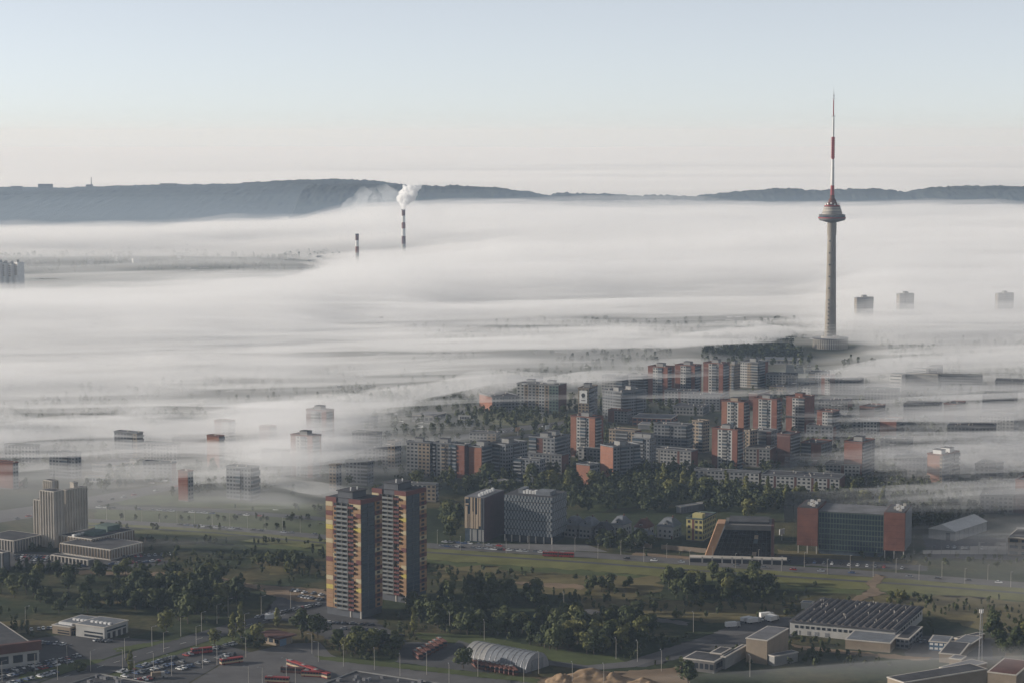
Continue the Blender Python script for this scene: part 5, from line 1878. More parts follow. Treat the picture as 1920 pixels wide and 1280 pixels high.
cluster(1150, 1026, 75, 8, 18, 'of the belt before the villas', 'trees in front of the villas', D_, .6, .9, 4)
cluster(848, 985, 24, 28, 10, 'of the grove left of the striped office', 'trees beside the offices', MIX, .8, 1.1, 0)
cluster(1680, 1128, 60, 8, 6, 'of the strip behind the warehouse', 'trees behind the warehouse', D_, .4, .6, 3)
for (x, y, k, s, lab) in ((436, 1200, 5, 1.0, 'slender light tree beside the bus yard, left of a pair'), (452, 1196, 5, 1.1, 'slender light tree beside the bus yard, right of a pair'), (402, 1210, 7, .8, 'round tree at the car park corner by the bus yard'),
                          (462, 1216, 2, .8, 'dark round tree by the bus yard entrance'), (482, 1210, 7, .95, 'pale green tree beside the station house'), (520, 1176, 6, .8, 'young tree above the station house'),
                          (565, 1192, 1, 1.0, 'large tree right of the station house, left of the dark one'), (596, 1196, 4, 1.25, 'largest dark round tree beside the bus yard'), (312, 1186, 7, 1.1, 'yellow green tree beside the road left of the lamps'),
                          (352, 1168, 1, 1.2, 'tall tree at the thicket edge by the road'), (410, 1158, 3, 1.0, 'tree at the road bend left of the twin towers'), (245, 1258, 6, .8, 'thin young tree on the road verge'),
                          (150, 1258, 8, 1.2, 'round bush on the road verge'), (775, 1190, 5, .9, 'slim light tree beside the road right of the twin towers'), (880, 1186, 2, .8, 'round light tree at the edge of the lawn'),
                          (965, 1188, 7, .8, 'pale tree left in front of the middle thicket'), (1165, 1216, 7, 1.0, 'bright tree at the right end of the middle thicket'), (1290, 1282, 4, 1.1, 'tree at the bottom edge by the grey flat building'),
                          (1198, 1148, 2, .8, 'lone dark tree on the dry meadow'), (1226, 1150, 3, .6, 'small tree right of the lone dark one on the meadow'), (868, 1252, 4, 1.0, 'tree standing before the arched hangar'),
                          (1268, 1158, 10, 1.1, 'bush on the dry meadow near the copse')):
    tree(x, y, k, s, lab, None, 'bush' if k >= 8 else 'tree')
# poplars in front of the long low flats and other trees that stand out
for k, (x, y) in enumerate(((1232, 928), (1244, 916), (1258, 935), (1281, 925), (1300, 930), (1322, 932), (1362, 935), (1398, 940), (1404, 975), (1440, 950), (1475, 952), (1500, 950), (1530, 955), (1600, 948), (1625, 955), (1655, 960))):
    tree(x, y, [5, 6, 7][k % 3], 1.25, 'light poplar, %s in the row below the long low flats' % nth(k, 16), 'poplars below the long flats')
for k, (x, y) in enumerate(((782, 915), (845, 912), (912, 906), (968, 898), (990, 918), (1000, 905), (1035, 918), (1063, 925), (1075, 915), (1112, 918))):
    tree(x, y, [7, 6, 1][k % 3], 1.2, 'sunlit tree, %s of those between the parking decks and the middle flats' % nth(k, 10), 'trees by the parking decks')

# ---- the wooded ground between the flats: too many to count, one mass each
def wood(name, label, n, region, sc, seed, leafn=70, leaf=1.15, dens=None):
    """Many small crowns as one mass: region gives photo points of candidate positions."""
    r = random.Random(seed)
    proto = [crown_arrays(random.Random(seed * 10 + k), 8.5, 3.6 if k < 3 else 2.2, 1.0, leafn, leaf, 'round' if k < 3 else 'tall') for k in range(5)]
    VV, FF, off = [], [], 0
    k = t = 0
    while k < n and t < n * 12:
        t += 1
        x, y = region(r)
        p = at(x, y, 0)
        if in_foot(p.x, p.y, 4.0) or paved(p.x, p.y):
            continue
        if name in ('scrub', 'hedge_trees') and on_lawn(p.x, p.y):
            continue
        if y > 540 and table(x, y - 12) > 15:
            continue
        if dens is not None and dens(p.x, p.y) < r.random():
            continue
        V, F = proto[r.choice([0, 1, 2, 0, 1, 2, 3, 4])]
        s = r.uniform(*sc)
        a = r.uniform(0, 6.28)
        c, sn = math.cos(a) * s, math.sin(a) * s
        W_ = np.stack([V[:, 0] * c - V[:, 1] * sn + p.x, V[:, 0] * sn + V[:, 1] * c + p.y, V[:, 2] * s], 1)
        VV.append(W_)
        FF.append(F + off)
        off += len(V)
        k += 1
    me = np_mesh(name, np.concatenate(VV), np.concatenate(FF), M_WOOD)
    o = link(bpy.data.objects.new(name, me))
    return tag(o, label, 'woodland', kind='stuff')


clump = lambda x, y: float(np.clip(1.7 * vnoise(np.array(x / 70.), np.array(y / 90.), 77) - .35, .03, 1))
wood('woodland', 'green trees filling the ground between the flats', 2700, lambda r: (r.uniform(-150, 2070), 690 + 240 * r.random() ** .8), (.7, 1.25), 3, 64, 1.1, clump)
wood('woodland', 'dark trees below the flats in the middle', 420, lambda r: (r.uniform(1060, 1620), r.uniform(885, 960)), (.8, 1.3), 5, 90, .95, clump)
wood('woodland', 'trees on the hill round the television tower', 300, lambda r: (lambda x: (x, 674 - (26 + 9 * math.sin(x / 23.0) + 6 * math.sin(x / 9.0)) * r.random() ** 1.3))(r.uniform(1320, 1545)), (1.0, 1.6), 6, 70, 1.2)
wood('woodland', 'trees right of the red brick office under the mist', 320, lambda r: (r.uniform(1570, 2000), r.uniform(910, 1000)), (.7, 1.15), 7, 70, .95, clump)
wood('woodland', 'trees in fog beyond the flats', 520, lambda r: (r.uniform(760, 2070), 605 + 85 * r.random()), (.9, 1.3), 8, 44, 1.5, clump)
wood('scrub', 'low scrub on the rough ground beside the boulevard', 1200, lambda r: (r.uniform(-100, 2000), r.uniform(1040, 1250)), (.2, .5), 9, 60, 1.5, lambda x, y: float(np.clip(2.4 * vnoise(np.array(x / 40.), np.array(y / 60.), 31) - .9, .02, 1)))
wood('hedge_trees', 'dark hedge trees along the left boulevard', 150, lambda r: (r.uniform(0, 800), r.uniform(1030, 1075)), (.35, .75), 10, 70, 1.3, clump)
wood('parkway_trees', 'small trees on the strips of the left boulevard', 90, lambda r: (r.uniform(170, 620), r.choice([975, 992, 955, 1018]) + r.uniform(-3, 3)), (.3, .55), 13, 50, 1.4)
wood('woodland', 'scattered trees in the open hollow at the far left', 420, lambda r: (r.uniform(-100, 640), r.uniform(466, 512)), (1.0, 1.7), 17, 40, 1.6, clump)

# ================================================================== CARS, BUSES, LAMPS
CARC = {'white': (0.62, 0.62, 0.60), 'silver': (0.36, 0.37, 0.38), 'grey': (0.15, 0.155, 0.16), 'black': (0.022, 0.022, 0.025), 'red': (0.28, 0.035, 0.03), 'blue': (0.045, 0.075, 0.15)}
M_CAR = {k: mat(k + '_car_paint', v, .32, .04, .5, .5, .15 if k in ('silver', 'grey') else 0) for k, v in CARC.items()}
M_TYRE = mat('tyre', (0.02, 0.02, 0.02), .9, .2, 1)


def car_meshes(col):
    lw, ww, hh = 4.4, .88, .78
    body = MB()
    sec = [(-2.2, .32, .72), (-2.1, .28, .86), (-1.5, .25, .93), (1.2, .25, .92), (1.95, .28, .80), (2.2, .34, .62)]
    for i in range(len(sec) - 1):
        (xa, za, ta), (xb, zb, tb_) = sec[i], sec[i + 1]
        body.hull([(xa, -ww, za), (xa, ww, za), (xa, ww * .94, ta), (xa, -ww * .94, ta)], [(xb, -ww, zb), (xb, ww, zb), (xb, ww * .94, tb_), (xb, -ww * .94, tb_)])
    body.hull([(-1.35, -.66, 1.40), (.25, -.66, 1.42), (.25, .66, 1.42), (-1.35, .66, 1.40)], [(-1.2, -.6, 1.47), (.15, -.6, 1.48), (.15, .6, 1.48), (-1.2, .6, 1.47)])
    glass = MB().hull([(-1.95, -.8, .90), (1.05, -.8, .90), (1.05, .8, .90), (-1.95, .8, .90)], [(-1.36, -.66, 1.41), (.28, -.66, 1.43), (.28, .66, 1.43), (-1.36, .66, 1.41)])
    return body.mesh('body', M_CAR[col]), glass.mesh('glasshouse', M['glass'])


CAR = {c: car_meshes(c) for c in CARC}
_wm = MB().tube((0, -.12, 0), (0, .12, 0), .33, 10).mesh('wheel', M_TYRE)
_single = {}


def car(px, py, ang, col, label, group, parts=True, s=1.0):
    p = at(px, py, 0)
    o = empty('parked_car', (p.x, p.y, .12), ang)
    tag(o, label, 'car', group)
    b, g_ = CAR[col]
    link(bpy.data.objects.new('body', b), o)
    link(bpy.data.objects.new('glasshouse', g_), o)
    if parts:
        for (x, y) in ((-1.35, -.8), (-1.35, .8), (1.4, -.8), (1.4, .8)):
            w_ = link(bpy.data.objects.new('wheel', _wm), o)
            w_.location = (x, y, .33)
    return o


CW = ['white', 'silver', 'silver', 'grey', 'grey', 'black', 'black', 'blue', 'red', 'white']
_rc = random.Random(5)


def car_row(a, b, n, place, group, turn=90, parts=True, gap=.12, jit=.25):
    """A row of cars between two photo points; each stands across (turn=90) or along the row."""
    A, B = at(*a), at(*b)
    ang = math.atan2(B.y - A.y, B.x - A.x)
    got = []
    for k in range(n):
        if _rc.random() < gap:
            continue
        q = A.lerp(B, (k + .5) / n)
        q += Vector((_rc.gauss(0, jit), _rc.gauss(0, jit), 0))
        if in_foot(q.x, q.y, .5):
            continue
        got.append(q)
    for k, q in enumerate(got):
        c = _rc.choice(CW)
        u, v = px_of(q)
        car(u, v, ang + R(turn) + (_rc.choice([0, math.pi])) + _rc.gauss(0, .03), c, '%s car, %s %s' % (c, nth(k, len(got)), place), group, parts)


# near car parks
car_row((0, 1262), (150, 1230), 20, 'in the far row before the left white hall', 'cars by the white hall')
car_row((-10, 1274), (135, 1240), 18, 'in the middle row before the left white hall', 'cars by the white hall')
car_row((15, 1283), (110, 1260), 12, 'in the near row before the left white hall', 'cars by the white hall')
car_row((76, 1206), (122, 1209), 7, 'in the short row before the dealership', 'cars before the dealership')
car_row((172, 1201), (205, 1203), 5, 'at the glazed wall of the dealership', 'cars at the dealership wall', 60)
car_row((55, 1181), (100, 1178), 6, 'on the dealership yard at the meadow edge', 'cars behind the dealership')
car_row((222, 1262), (330, 1232), 15, 'in the first row of the bus yard car park', 'cars in the first car park row')
car_row((230, 1270), (345, 1240), 12, 'in the second row of the bus yard car park', 'cars in the second car park row')
car_row((310, 1262), (440, 1226), 18, 'in the row along the bus yard fence', 'cars along the bus yard')
car_row((345, 1230), (450, 1205), 14, 'in the upper row of the bus yard car park', 'cars in the upper car park row')
car_row((205, 1284), (285, 1272), 9, 'at the bottom edge of the car park', 'cars at the bottom edge')
# round the twin towers
car_row((545, 1107), (606, 1116), 8, 'in the far row left of the twin towers', 'cars left of the twin towers')
car_row((560, 1118), (606, 1126), 7, 'in the near row left of the twin towers', 'cars left of the twin towers')
car_row((480, 1158), (600, 1134), 16, 'parked along the road to the twin towers', 'cars along the tower road', 0)
car_row((615, 1168), (700, 1172), 10, 'in the far row before the left twin tower', 'cars before the left twin tower', 30)
car_row((630, 1178), (720, 1184), 9, 'in the near row before the left twin tower', 'cars before the left twin tower', 20)
car_row((650, 1194), (760, 1192), 8, 'among the trees in front of the twin towers', 'cars among the trees', 30)
# press tower yards
car_row((20, 1043), (130, 1047), 18, 'in the far row before the press tower', 'cars before the press tower', 90, False)
car_row((30, 1049), (90, 1052), 9, 'in the near row before the press tower', 'cars before the press tower', 90, False)
car_row((150, 1062), (300, 1052), 14, 'along the street below the press tower wing', 'cars below the press wing', 0, False)
car_row((230, 1045), (320, 1040), 14, 'in the lot right of the press tower wing', 'cars right of the press wing', 90, False)
# boulevard
car_row((180, 951), (610, 974), 34, 'on the upper carriageway left of the twin towers', 'cars on the upper carriageway', 0, False, .35)
car_row((330, 984), (610, 1004), 20, 'on the boulevard left of the twin towers', 'cars on the boulevard left', 0, False, .3)
car_row((805, 1023), (1040, 1037), 24, 'parked along the boulevard before the offices', 'cars before the offices', 0, False, .15)
car_row((830, 1016), (940, 1024), 12, 'in the lot before the striped office', 'cars before the striped office', 0, False, .3)
car_row((1150, 1046), (1900, 1094), 14, 'driving along the right part of the boulevard', 'cars on the right boulevard', 0, False, .4)
car_row((1470, 1052), (1700, 1066), 14, 'in the lot in front of the red brick office', 'cars before the red office', 90, False, .2)
car_row((1745, 1025), (1900, 1032), 12, 'in the yard before the tent hall', 'cars before the tent hall', 90, False, .3)
car_row((865, 887), (902, 884), 9, 'on the upper parking deck', 'cars by the upper deck', 90, False, 0)
# far roads
car_row((20, 975), (400, 898), 18, 'on the main road at the left in mist', 'cars on the left main road', 0, False, .3)
car_row((830, 826), (1070, 792), 16, 'on the road in the middle distance', 'cars on the middle road', 0, False, .3)
# warehouse yards
car_row((1370, 1172), (1450, 1158), 9, 'in the yard left of the warehouse', 'cars left of the warehouse', 70)
car_row((1720, 1204), (1810, 1200), 10, 'in the yard right of the warehouse', 'cars right of the warehouse', 80)


def truck(px, py, ang, label, L=9.0, hh=3.4, m='white', name='truck'):
    p = at(px, py, 0)
    o = empty(name, (p.x, p.y, .12), ang)
    tag(o, label, 'truck')
    MB().box(-L / 2, L / 2 - 2.4, -1.25, 1.25, .9, hh).build('cargo_box', M[m], o)
    MB().hull([(L / 2 - 2.2, -1.2, .6), (L / 2, -1.2, .6), (L / 2, 1.2, .6), (L / 2 - 2.2, 1.2, .6)], [(L / 2 - 2.2, -1.15, 2.9), (L / 2 - .5, -1.15, 2.9), (L / 2 - .5, 1.15, 2.9), (L / 2 - 2.2, 1.15, 2.9)]).build('cab', M['panel_w'], o)
    MB().box(L / 2 - .6, L / 2 - .28, -1.05, 1.05, 1.7, 2.5).build('windscreen', M['glass'], o)
    for x in (-L / 2 + 1.4, L / 2 - 1.2):
        for y in (-1.05, 1.05):
            w_ = link(bpy.data.objects.new('wheel', _wm), o)
            w_.location = (x, y, .5)
            w_.scale = (1.5, 1.5, 1.5)


truck(512, 1161, R(35), 'white box truck on the road left of the twin towers')
for k, (x, y, a) in enumerate(((1374, 1176, 20), (1402, 1166, 35), (1414, 1168, 30), (1444, 1162, 60), (1450, 1164, 50), (1438, 1158, 20))):
    truck(x, y, R(a), ['white truck leftmost in the yard behind the warehouse', 'second white truck from the left in the yard', 'white truck parked close beside the second', 'white truck third from the right in the yard', 'white truck rightmost in the yard', 'white truck standing behind the others in the yard'][k], 8.5, 3.3)
truck(297, 1270, R(20), 'pale box truck at the lower end of the car park', 7, 3, 'tan')


def bus(px, py, ang, label, group, L=12.0, m='red', low='white', joint=False):
    p = at(px, py, 0)
    o = empty('trolleybus', (p.x, p.y, .12), ang)
    tag(o, label, 'bus', group)
    secs = [(-L / 2, L / 2)] if not joint else [(-L / 2, -.4), (.4, L / 2)]
    for (a, b) in secs:
        bd = MB().box(a, b, -1.25, 1.25, .35, 1.5).build('lower_body', M[low], o)
        MB().box(a, b, -1.27, 1.27, .3, .62).build('skirt', M[m], bd)
        MB().box(a + .05, b - .05, -1.2, 1.2, 1.5, 2.5).build('window_band', M['glass'], o)
        n = int((b - a) / 1.5)
        for k in range(n + 1):
            x = a + .1 + (b - a - .2) * k / n
            for y in (-1.22, 1.22):
                MB().box(x - .08, x + .08, y - .04, y + .04, 1.5, 2.5).build('window_post', M[m], o)
        MB().box(a, b, -1.25, 1.25, 2.5, 2.95).build('roof', M[m], o)
        MB().box(a + 1, a + 3.4, -.8, .8, 2.95, 3.25).build('roof_box', M['panel'], o)
        for x in (a + 1.6, b - 2.2):
            for y in (-1.1, 1.1):
                w_ = link(bpy.data.objects.new('wheel', _wm), o)
                w_.location = (x, y, .42)
                w_.scale = (1.35, 1.35, 1.35)
    if joint:
        MB().box(-.4, .4, -1.15, 1.15, .5, 2.8).build('bellows', M['dark'], o)
    return o


for (x, y, a, lab) in ((553, 1250, -50, 'red and cream trolleybus at the upper end of the yard row'), (578, 1259, -50, 'second red and cream trolleybus in the yard row'), (602, 1268, -45, 'third red and cream trolleybus in the yard row'),
                       (549, 1261, -12, 'dark red trolleybus parked behind the yard row'), (588, 1268, -12, 'red and cream trolleybus nearest the depot roof'), (520, 1279, -10, 'trolleybus cut by the bottom edge, left one'),
                       (434, 1243, 32, 'red trolleybus standing alone on the yard with a long shadow')):
    bus(x, y, R(a), lab, 'trolleybuses in the yard', 12, 'red' if 'dark' not in lab else 'brick_d', 'cream' if 'dark' not in lab else 'brick_d')
bus(378, 1224, R(25), 'red bus parked between the cars of the car park', 'buses elsewhere', 11, 'red', 'red')
bus(1047, 1043, R(-12), 'long red articulated bus on the boulevard before the offices', 'buses elsewhere', 20, 'red', 'red', True)
for k in range(9):
    q = at(893 + 8.6 * k, 1249.5 + 1.5 * k, 0)
    u, v = px_of(q)
    bus(u, v, R(-75), 'red bus, %s in the row along the front of the arched hangar' % nth(k, 9), 'buses along the hangar', 11, 'brick', 'brick_d')
for k in range(7):
    bus(783 + 7.5 * k, 1232 - 4.0 * k, R(-70), 'red bus, %s in the oblique row left of the arched hangar' % nth(k, 7), 'buses left of the hangar', 11, 'brick', 'brick_d')


def lamp_proto(h=11.0, arm=1.8):
    pole = MB().tube((0, 0, 0), (0, 0, h), .13, 6, 0, .08).mesh('pole', M['concrete'])
    a = MB().tube((0, 0, h - .1), (arm, 0, h + .35), .07, 5).mesh('arm', M['steel'])
    hd = MB().box(arm - .1, arm + .8, -.18, .18, h + .28, h + .46).mesh('lamp_head', M['steel'])
    return pole, a, hd


LP = lamp_proto()


def lamp(px, py, ang, label, group, s=1.0):
    o = empty('street_lamp', at(px, py, 0), ang)
    o.scale = (s, s, s * .95)
    tag(o, label, 'lamp', group)
    for n_, me in zip(('pole', 'arm', 'lamp_head'), LP):
        link(bpy.data.objects.new(n_, me), o)


LQ = ((108, 1274), (170, 1258), (234, 1233), (285, 1211), (307, 1222), (368, 1210), (339, 1192), (378, 1183), (407, 1168), (428, 1157), (459, 1186), (490, 1152), (126, 1247), (66, 1264), (4, 1278), (48, 1172), (545, 1142))
LK = sorted(x for x, y in LQ)
for (x, y) in LQ:
    lamp(x, y, R(20), 'lamp post along the road at the lower left, %s' % nth(LK.index(x), len(LK)), 'lamps along the lower left road')
LQ = ((322, 1266), (380, 1252), (407, 1246), (461, 1232), (537, 1272), (554, 1285), (492, 1290), (466, 1288), (585, 1225), (597, 1240), (288, 1262), (252, 1277), (230, 1255))
LK = sorted(x for x, y in LQ)
for (x, y) in LQ:
    lamp(x, y, R(200), 'lamp post on the bus yard and its car park, %s' % nth(LK.index(x), len(LK)), 'lamps on the bus yard')
LQ = ((644, 1249), (702, 1255), (750, 1266), (800, 1264), (896, 1268), (982, 1280), (842, 1285), (1010, 1262), (1073, 1282), (1132, 1285), (1155, 1235), (1195, 1240), (1240, 1258), (1406, 1268), (1300, 1184), (843, 1185), (908, 1200), (1057, 1146))
LK = sorted(x for x, y in LQ)
for (x, y) in LQ:
    lamp(x, y, R(100), 'lamp post along the roads at the bottom middle, %s' % nth(LK.index(x), len(LK)), 'lamps at the bottom middle')
for k in range(26):
    x = 820 + 43 * k
    y = np.interp(x, [u[0] for u in up], [u[1] for u in up]) + (9 if k % 2 else -1)
    lamp(x, y, R(-80), 'lamp post along the boulevard right of the twin towers, %s' % nth(k, 26), 'lamps along the boulevard', .9)
for k in range(12):
    x = 200 + 33 * k
    lamp(x, np.interp(x, [u[0] for u in up], [u[1] for u in up]) - 1, R(-80), 'lamp post along the boulevard left of the twin towers, %s' % nth(k, 12), 'lamps along the left boulevard', .9)
for k in range(8):
    x = 850 + 30 * k
    lamp(x, 826 - .14 * (x - 850), R(-80), 'lamp post along the road in the middle distance, %s' % nth(k, 8), 'lamps on the middle road', 1.0)

# billboards that catch the sun in the middle distance
for (x, y, lab) in ((1017, 788, 'small white billboard on the green field'), (1026, 812, 'white billboard beside the road right of the showroom'), (971, 816, 'orange billboard beside the road'), (1466, 1012, 'white advert post beside the red brick office')):
    o = empty('billboard', at(x, y, 0), R(40))
    tag(o, lab, 'billboard')
    MB().box(-.2, .2, -.2, .2, 0, 4).build('post', M['steel'], o)
    MB().box(-2.4, 2.4, -.2, .2, 4, 7.6).build('board', M['frame'] if 'orange' in lab else M['white'], o)

# far skyline on the left hill: mast and long block
q = at_depth(171, 333, 7650)
o = empty('hill_mast', (q.x, q.y, 30))
tag(o, 'thin striped mast on the far left hill', 'mast')
for k in range(4):
    za, zb = 30 + (q.z - 60) * k / 4, 30 + (q.z - 60) * (k + 1) / 4
    MB().tube((0, 0, za), (0, 0, zb), 2.2 - .3 * k, 8).build('mast_band', M['brick_d'] if k % 2 else M['concrete_d'], o)
for (x0, x1, yt, lab) in ((71, 97, 346, 'long dark block on the far left hill'), (161, 172, 347, 'small block beside the mast on the far left hill'), (300, 330, 345, 'low pale block on the far hill left of the forest top'), (20, 40, 350, 'low block at the left end of the far hill'),
                          (225, 256, 349, 'flat block right of the mast on the far hill'), (455, 478, 343, 'pale roofed block near the forest top on the far hill')):
    a, b = at_depth(x0, yt, 7500), at_depth(x1, yt, 7500)
    o = empty('hill_building', (a.x, a.y, a.z - 26))
    tag(o, lab, 'building')
    MB().box(0, b.x - a.x, 0, 20, 0, 26).build('wall', M['concrete_d'], o)
    MB().box(-.5, b.x - a.x + .5, -.5, 20.5, 26, 27).build('roof', M['roof'], o)
# pink lit flats standing out of the fog at the far left edge
for k, (x0, x1, yt) in enumerate(((-6, 2, 492), (4, 12, 494), (15, 24, 495), (26, 36, 492))):
    a, b = at_depth(x0, yt, 3450), at_depth(x1, yt, 3450)
    o = empty('far_flats', (a.x, a.y, 0), R(-38))
    tag(o, ['sunlit far flats cut by the left edge above the fog', 'second sunlit far flats from the left edge above the fog', 'third sunlit far flats from the left edge above the fog', 'last and tallest of the sunlit far flats at the left edge'][k], 'building')
    MB().box(0, b.x - a.x, 0, 14, 0, a.z).build('wall', M['white'], o)
    MB().box(1, 3.5, 3, 8, a.z, a.z + 4).build('lift_house', M['panel_w'], o)
    g_ = MB()
    for f in range(6):
        g_.box(1, b.x - a.x - 1, -.3, .1, a.z - 4 - f * 3.2, a.z - 2.4 - f * 3.2)
    g_.build('window_array', M['tan'], o)['kind'] = 'stuff'

# pale low halls standing in the open hollow at the far left
for k, (x, y, wd) in enumerate(((212, 482, 26), (232, 473, 34), (280, 470, 12), (218, 490, 14), (398, 474, 20), (250, 493, 14), (160, 497, 18), (330, 484, 22))):
    p = at(x, y, 0)
    o = empty('far_hall', (p.x, p.y, 0), R(20))
    tag(o, 'small pale hall in the far left hollow, %s' % nth(sorted((212, 232, 280, 218, 398, 250, 160, 330)).index(x), 8), 'hall', 'halls in the far left hollow')
    MB().box(0, wd, 0, 18, 0, 9).build('wall', M['white'], o)
    MB().box(-.5, wd + .5, -.5, 18.5, 9, 9.8).build('roof', M['roof_l'], o)

# ================================================================== FOG
FOG_G = 0.15
M_FOG = volume('fog_dense', 0.009, (1.0, 1.0, 1.0), FOG_G)
M_FOGTHIN = volume('fog_thin', 0.0026, (1.0, 1.0, 1.0), FOG_G)
M_WISP = volume('fog_wisp', 0.0045, (1.0, 1.0, 1.0), FOG_G)

def streak(X, Y, along, across, ang, seed, octv=4):
    ca, sa = math.cos(ang), math.sin(ang)
    u = (X * ca + Y * sa)
    v = (-X * sa + Y * ca)
    wv = fbm(u / along * 0.7, v / across * 0.5, seed + 50, 2) * 0.6
    return fbm(u / along + wv, v / across + wv, seed, octv, 0.55)


def layer_mesh(name, X, Y, T, ZB, m):
    """Closed sheet between ZB and ZB+T, only where T > 0; the rim tapers to nothing."""
    T = np.maximum(T, 0.0)
    keep = T > 0
    cell = keep[:-1, :-1] | keep[1:, :-1] | keep[:-1, 1:] | keep[1:, 1:]
    T[0, :] = T[-1, :] = 0
    T[:, 0] = T[:, -1] = 0
    keep = T > 0
    r, c = X.shape
    n = r * c
    top = np.arange(n).reshape(r, c)
    bot = np.where(keep, top + n, top)
    Zm = ZB + T * 0.5
    zt = np.where(keep, ZB + T, ZB)
    v = np.concatenate([np.stack([X.ravel(), Y.ravel(), zt.ravel()], 1), np.stack([X.ravel(), Y.ravel(), ZB.ravel()], 1)])

    def quads(ix):
        return np.stack([ix[:-1, :-1][cell], ix[:-1, 1:][cell], ix[1:, 1:][cell], ix[1:, :-1][cell]], 1)
    ft, fb = quads(top), quads(bot)[:, ::-1]
    # drop bottom quads that coincide with their top quad
    same = (ft == fb[:, ::-1]).all(1)
    f = np.concatenate([ft[~same], fb[~same]])
    used = np.unique(f)
    remap = np.full(len(v), -1)
    remap[used] = np.arange(len(used))
    me = np_mesh(name, v[used], remap[f], m, True)
    o = link(bpy.data.objects.new(name, me))
    return o


def fan(y0, y1, rows, s, cols):
    Yr = np.geomspace(y0, y1, rows)
    S = np.linspace(-s, s, cols)
    Y, Sg = np.meshgrid(Yr, S, indexing='ij')
    return Sg * Y, Y


# main sea of fog
X, Y = fan(1250, 7600, 380, 0.33, 300)
px, py = px_arr(X, Y, 30.0)
base = table(px, py)
n1 = streak(X, Y, 620, 170, R(14), 1)
n2 = streak(X, Y, 210, 60, R(8), 5, 3)
n3 = streak(X, Y, 1500, 420, R(10), 8, 3)
amp = np.interp(base, [-9, 0, 8, 20, 48], [3.0, 6.0, 12.0, 17.0, 12.0])
T = base - np.interp(base, [0, 30], [7, 0]) + amp * (1.0 * n1 + 0.42 * n2) * 1.6 + n3 * amp * 0.7 + 0.45 * amp * streak(X, Y, 330, 55, R(12), 70, 4)
T = np.where(T < 14, np.maximum(T, 0) ** 1.7 / 14 ** 0.7, T)
ZB = np.interp(T, [0, 10, 25], [17, 9, 0.6]) + 3.0 * np.clip(n3, -1, 1) * np.interp(T, [0, 15, 25], [1, 1, 0])
tag(layer_mesh('fog_sea', X, Y, T, ZB, M_FOG), 'sea of white ground fog covering the valley beyond the flats', 'fog', kind='stuff')
# its thin veil on top
veil = np.interp(base, [8, 14, 30, 48], [0, 4, 9, 11]) + 24 * np.exp(-((py - 572) / 34.0) ** 2) * np.clip((px - 1480) / 160, 0, 1)
T2 = veil * (1 + 0.7 * n3 + 0.5 * n1)
ZB2 = np.maximum(T, 0) + ZB + 0.4
tag(layer_mesh('fog_veil', X[::2, ::2], Y[::2, ::2], T2[::2, ::2], ZB2[::2, ::2], M_FOGTHIN), 'thin veil of mist lying over the sea of fog', 'fog', kind='stuff')

# drifting streaks of fog in three storeys over the near half of the city; crests are where they pile up
CREST = [  # storey, strength, rows above, rows below, line
    (1, 2.1, 5, 20, [(-500, 812), (-100, 800), (0, 796), (70, 783), (140, 777), (210, 779), (300, 788), (400, 797), (520, 815)]),
    (2, 2.0, 4, 13, [(250, 800), (430, 776), (560, 755), (680, 740), (800, 722), (900, 704), (980, 692), (1060, 688), (1120, 694)]),
    (2, 1.2, 5, 13, [(960, 715), (1090, 693), (1180, 681), (1260, 676), (1330, 674), (1400, 680)]),
    (2, 1.1, 5, 16, [(1400, 712), (1480, 700), (1560, 690), (1640, 677), (1740, 664), (1850, 657), (2000, 654), (2300, 654)]),
    (1, 1.3, 5, 16, [(1160, 640), (1260, 632), (1380, 622), (1480, 610), (1530, 606)]),
    (0, 1.2, 5, 15, [(1585, 610), (1660, 601), (1760, 604), (1850, 603), (2000, 600), (2300, 600)]),
    (1, 1.1, 5, 12, [(620, 660), (760, 648), (900, 640), (1040, 634), (1180, 622), (1320, 612)]),
    (1, .95, 5, 12, [(760, 610), (900, 602), (1040, 598), (1160, 604), (1300, 598)]),
    (1, 1.0, 5, 12, [(560, 700), (700, 690), (840, 676), (960, 668), (1060, 664)]),
    (0, .75, 5, 14, [(-300, 880), (0, 862), (110, 850), (230, 842), (360, 836), (470, 848)]),
    (0, 1.3, 5, 15, [(260, 905), (350, 884), (430, 878), (500, 886), (560, 902), (640, 912), (720, 916)]),
    (0, .6, 6, 14, [(300, 930), (400, 918), (520, 925), (620, 940)]),
    (1, .55, 6, 14, [(360, 858), (470, 842), (560, 830), (660, 834), (800, 856)]),
    (1, .3, 6, 14, [(1520, 800), (1640, 788), (1780, 782), (1940, 778), (2200, 778)]),
    (0, .45, 6, 12, [(1640, 1010), (1780, 1000), (1900, 994), (2200, 990)]),
    (0, .35, 26, 30, [(1150, 1285), (1350, 1262), (1620, 1252), (1800, 1246), (2200, 1240)])]
M_STREAK = [volume('fog_streak', d, (1, 1, 1), FOG_G) for d in (0.017, 0.019, 0.017)]
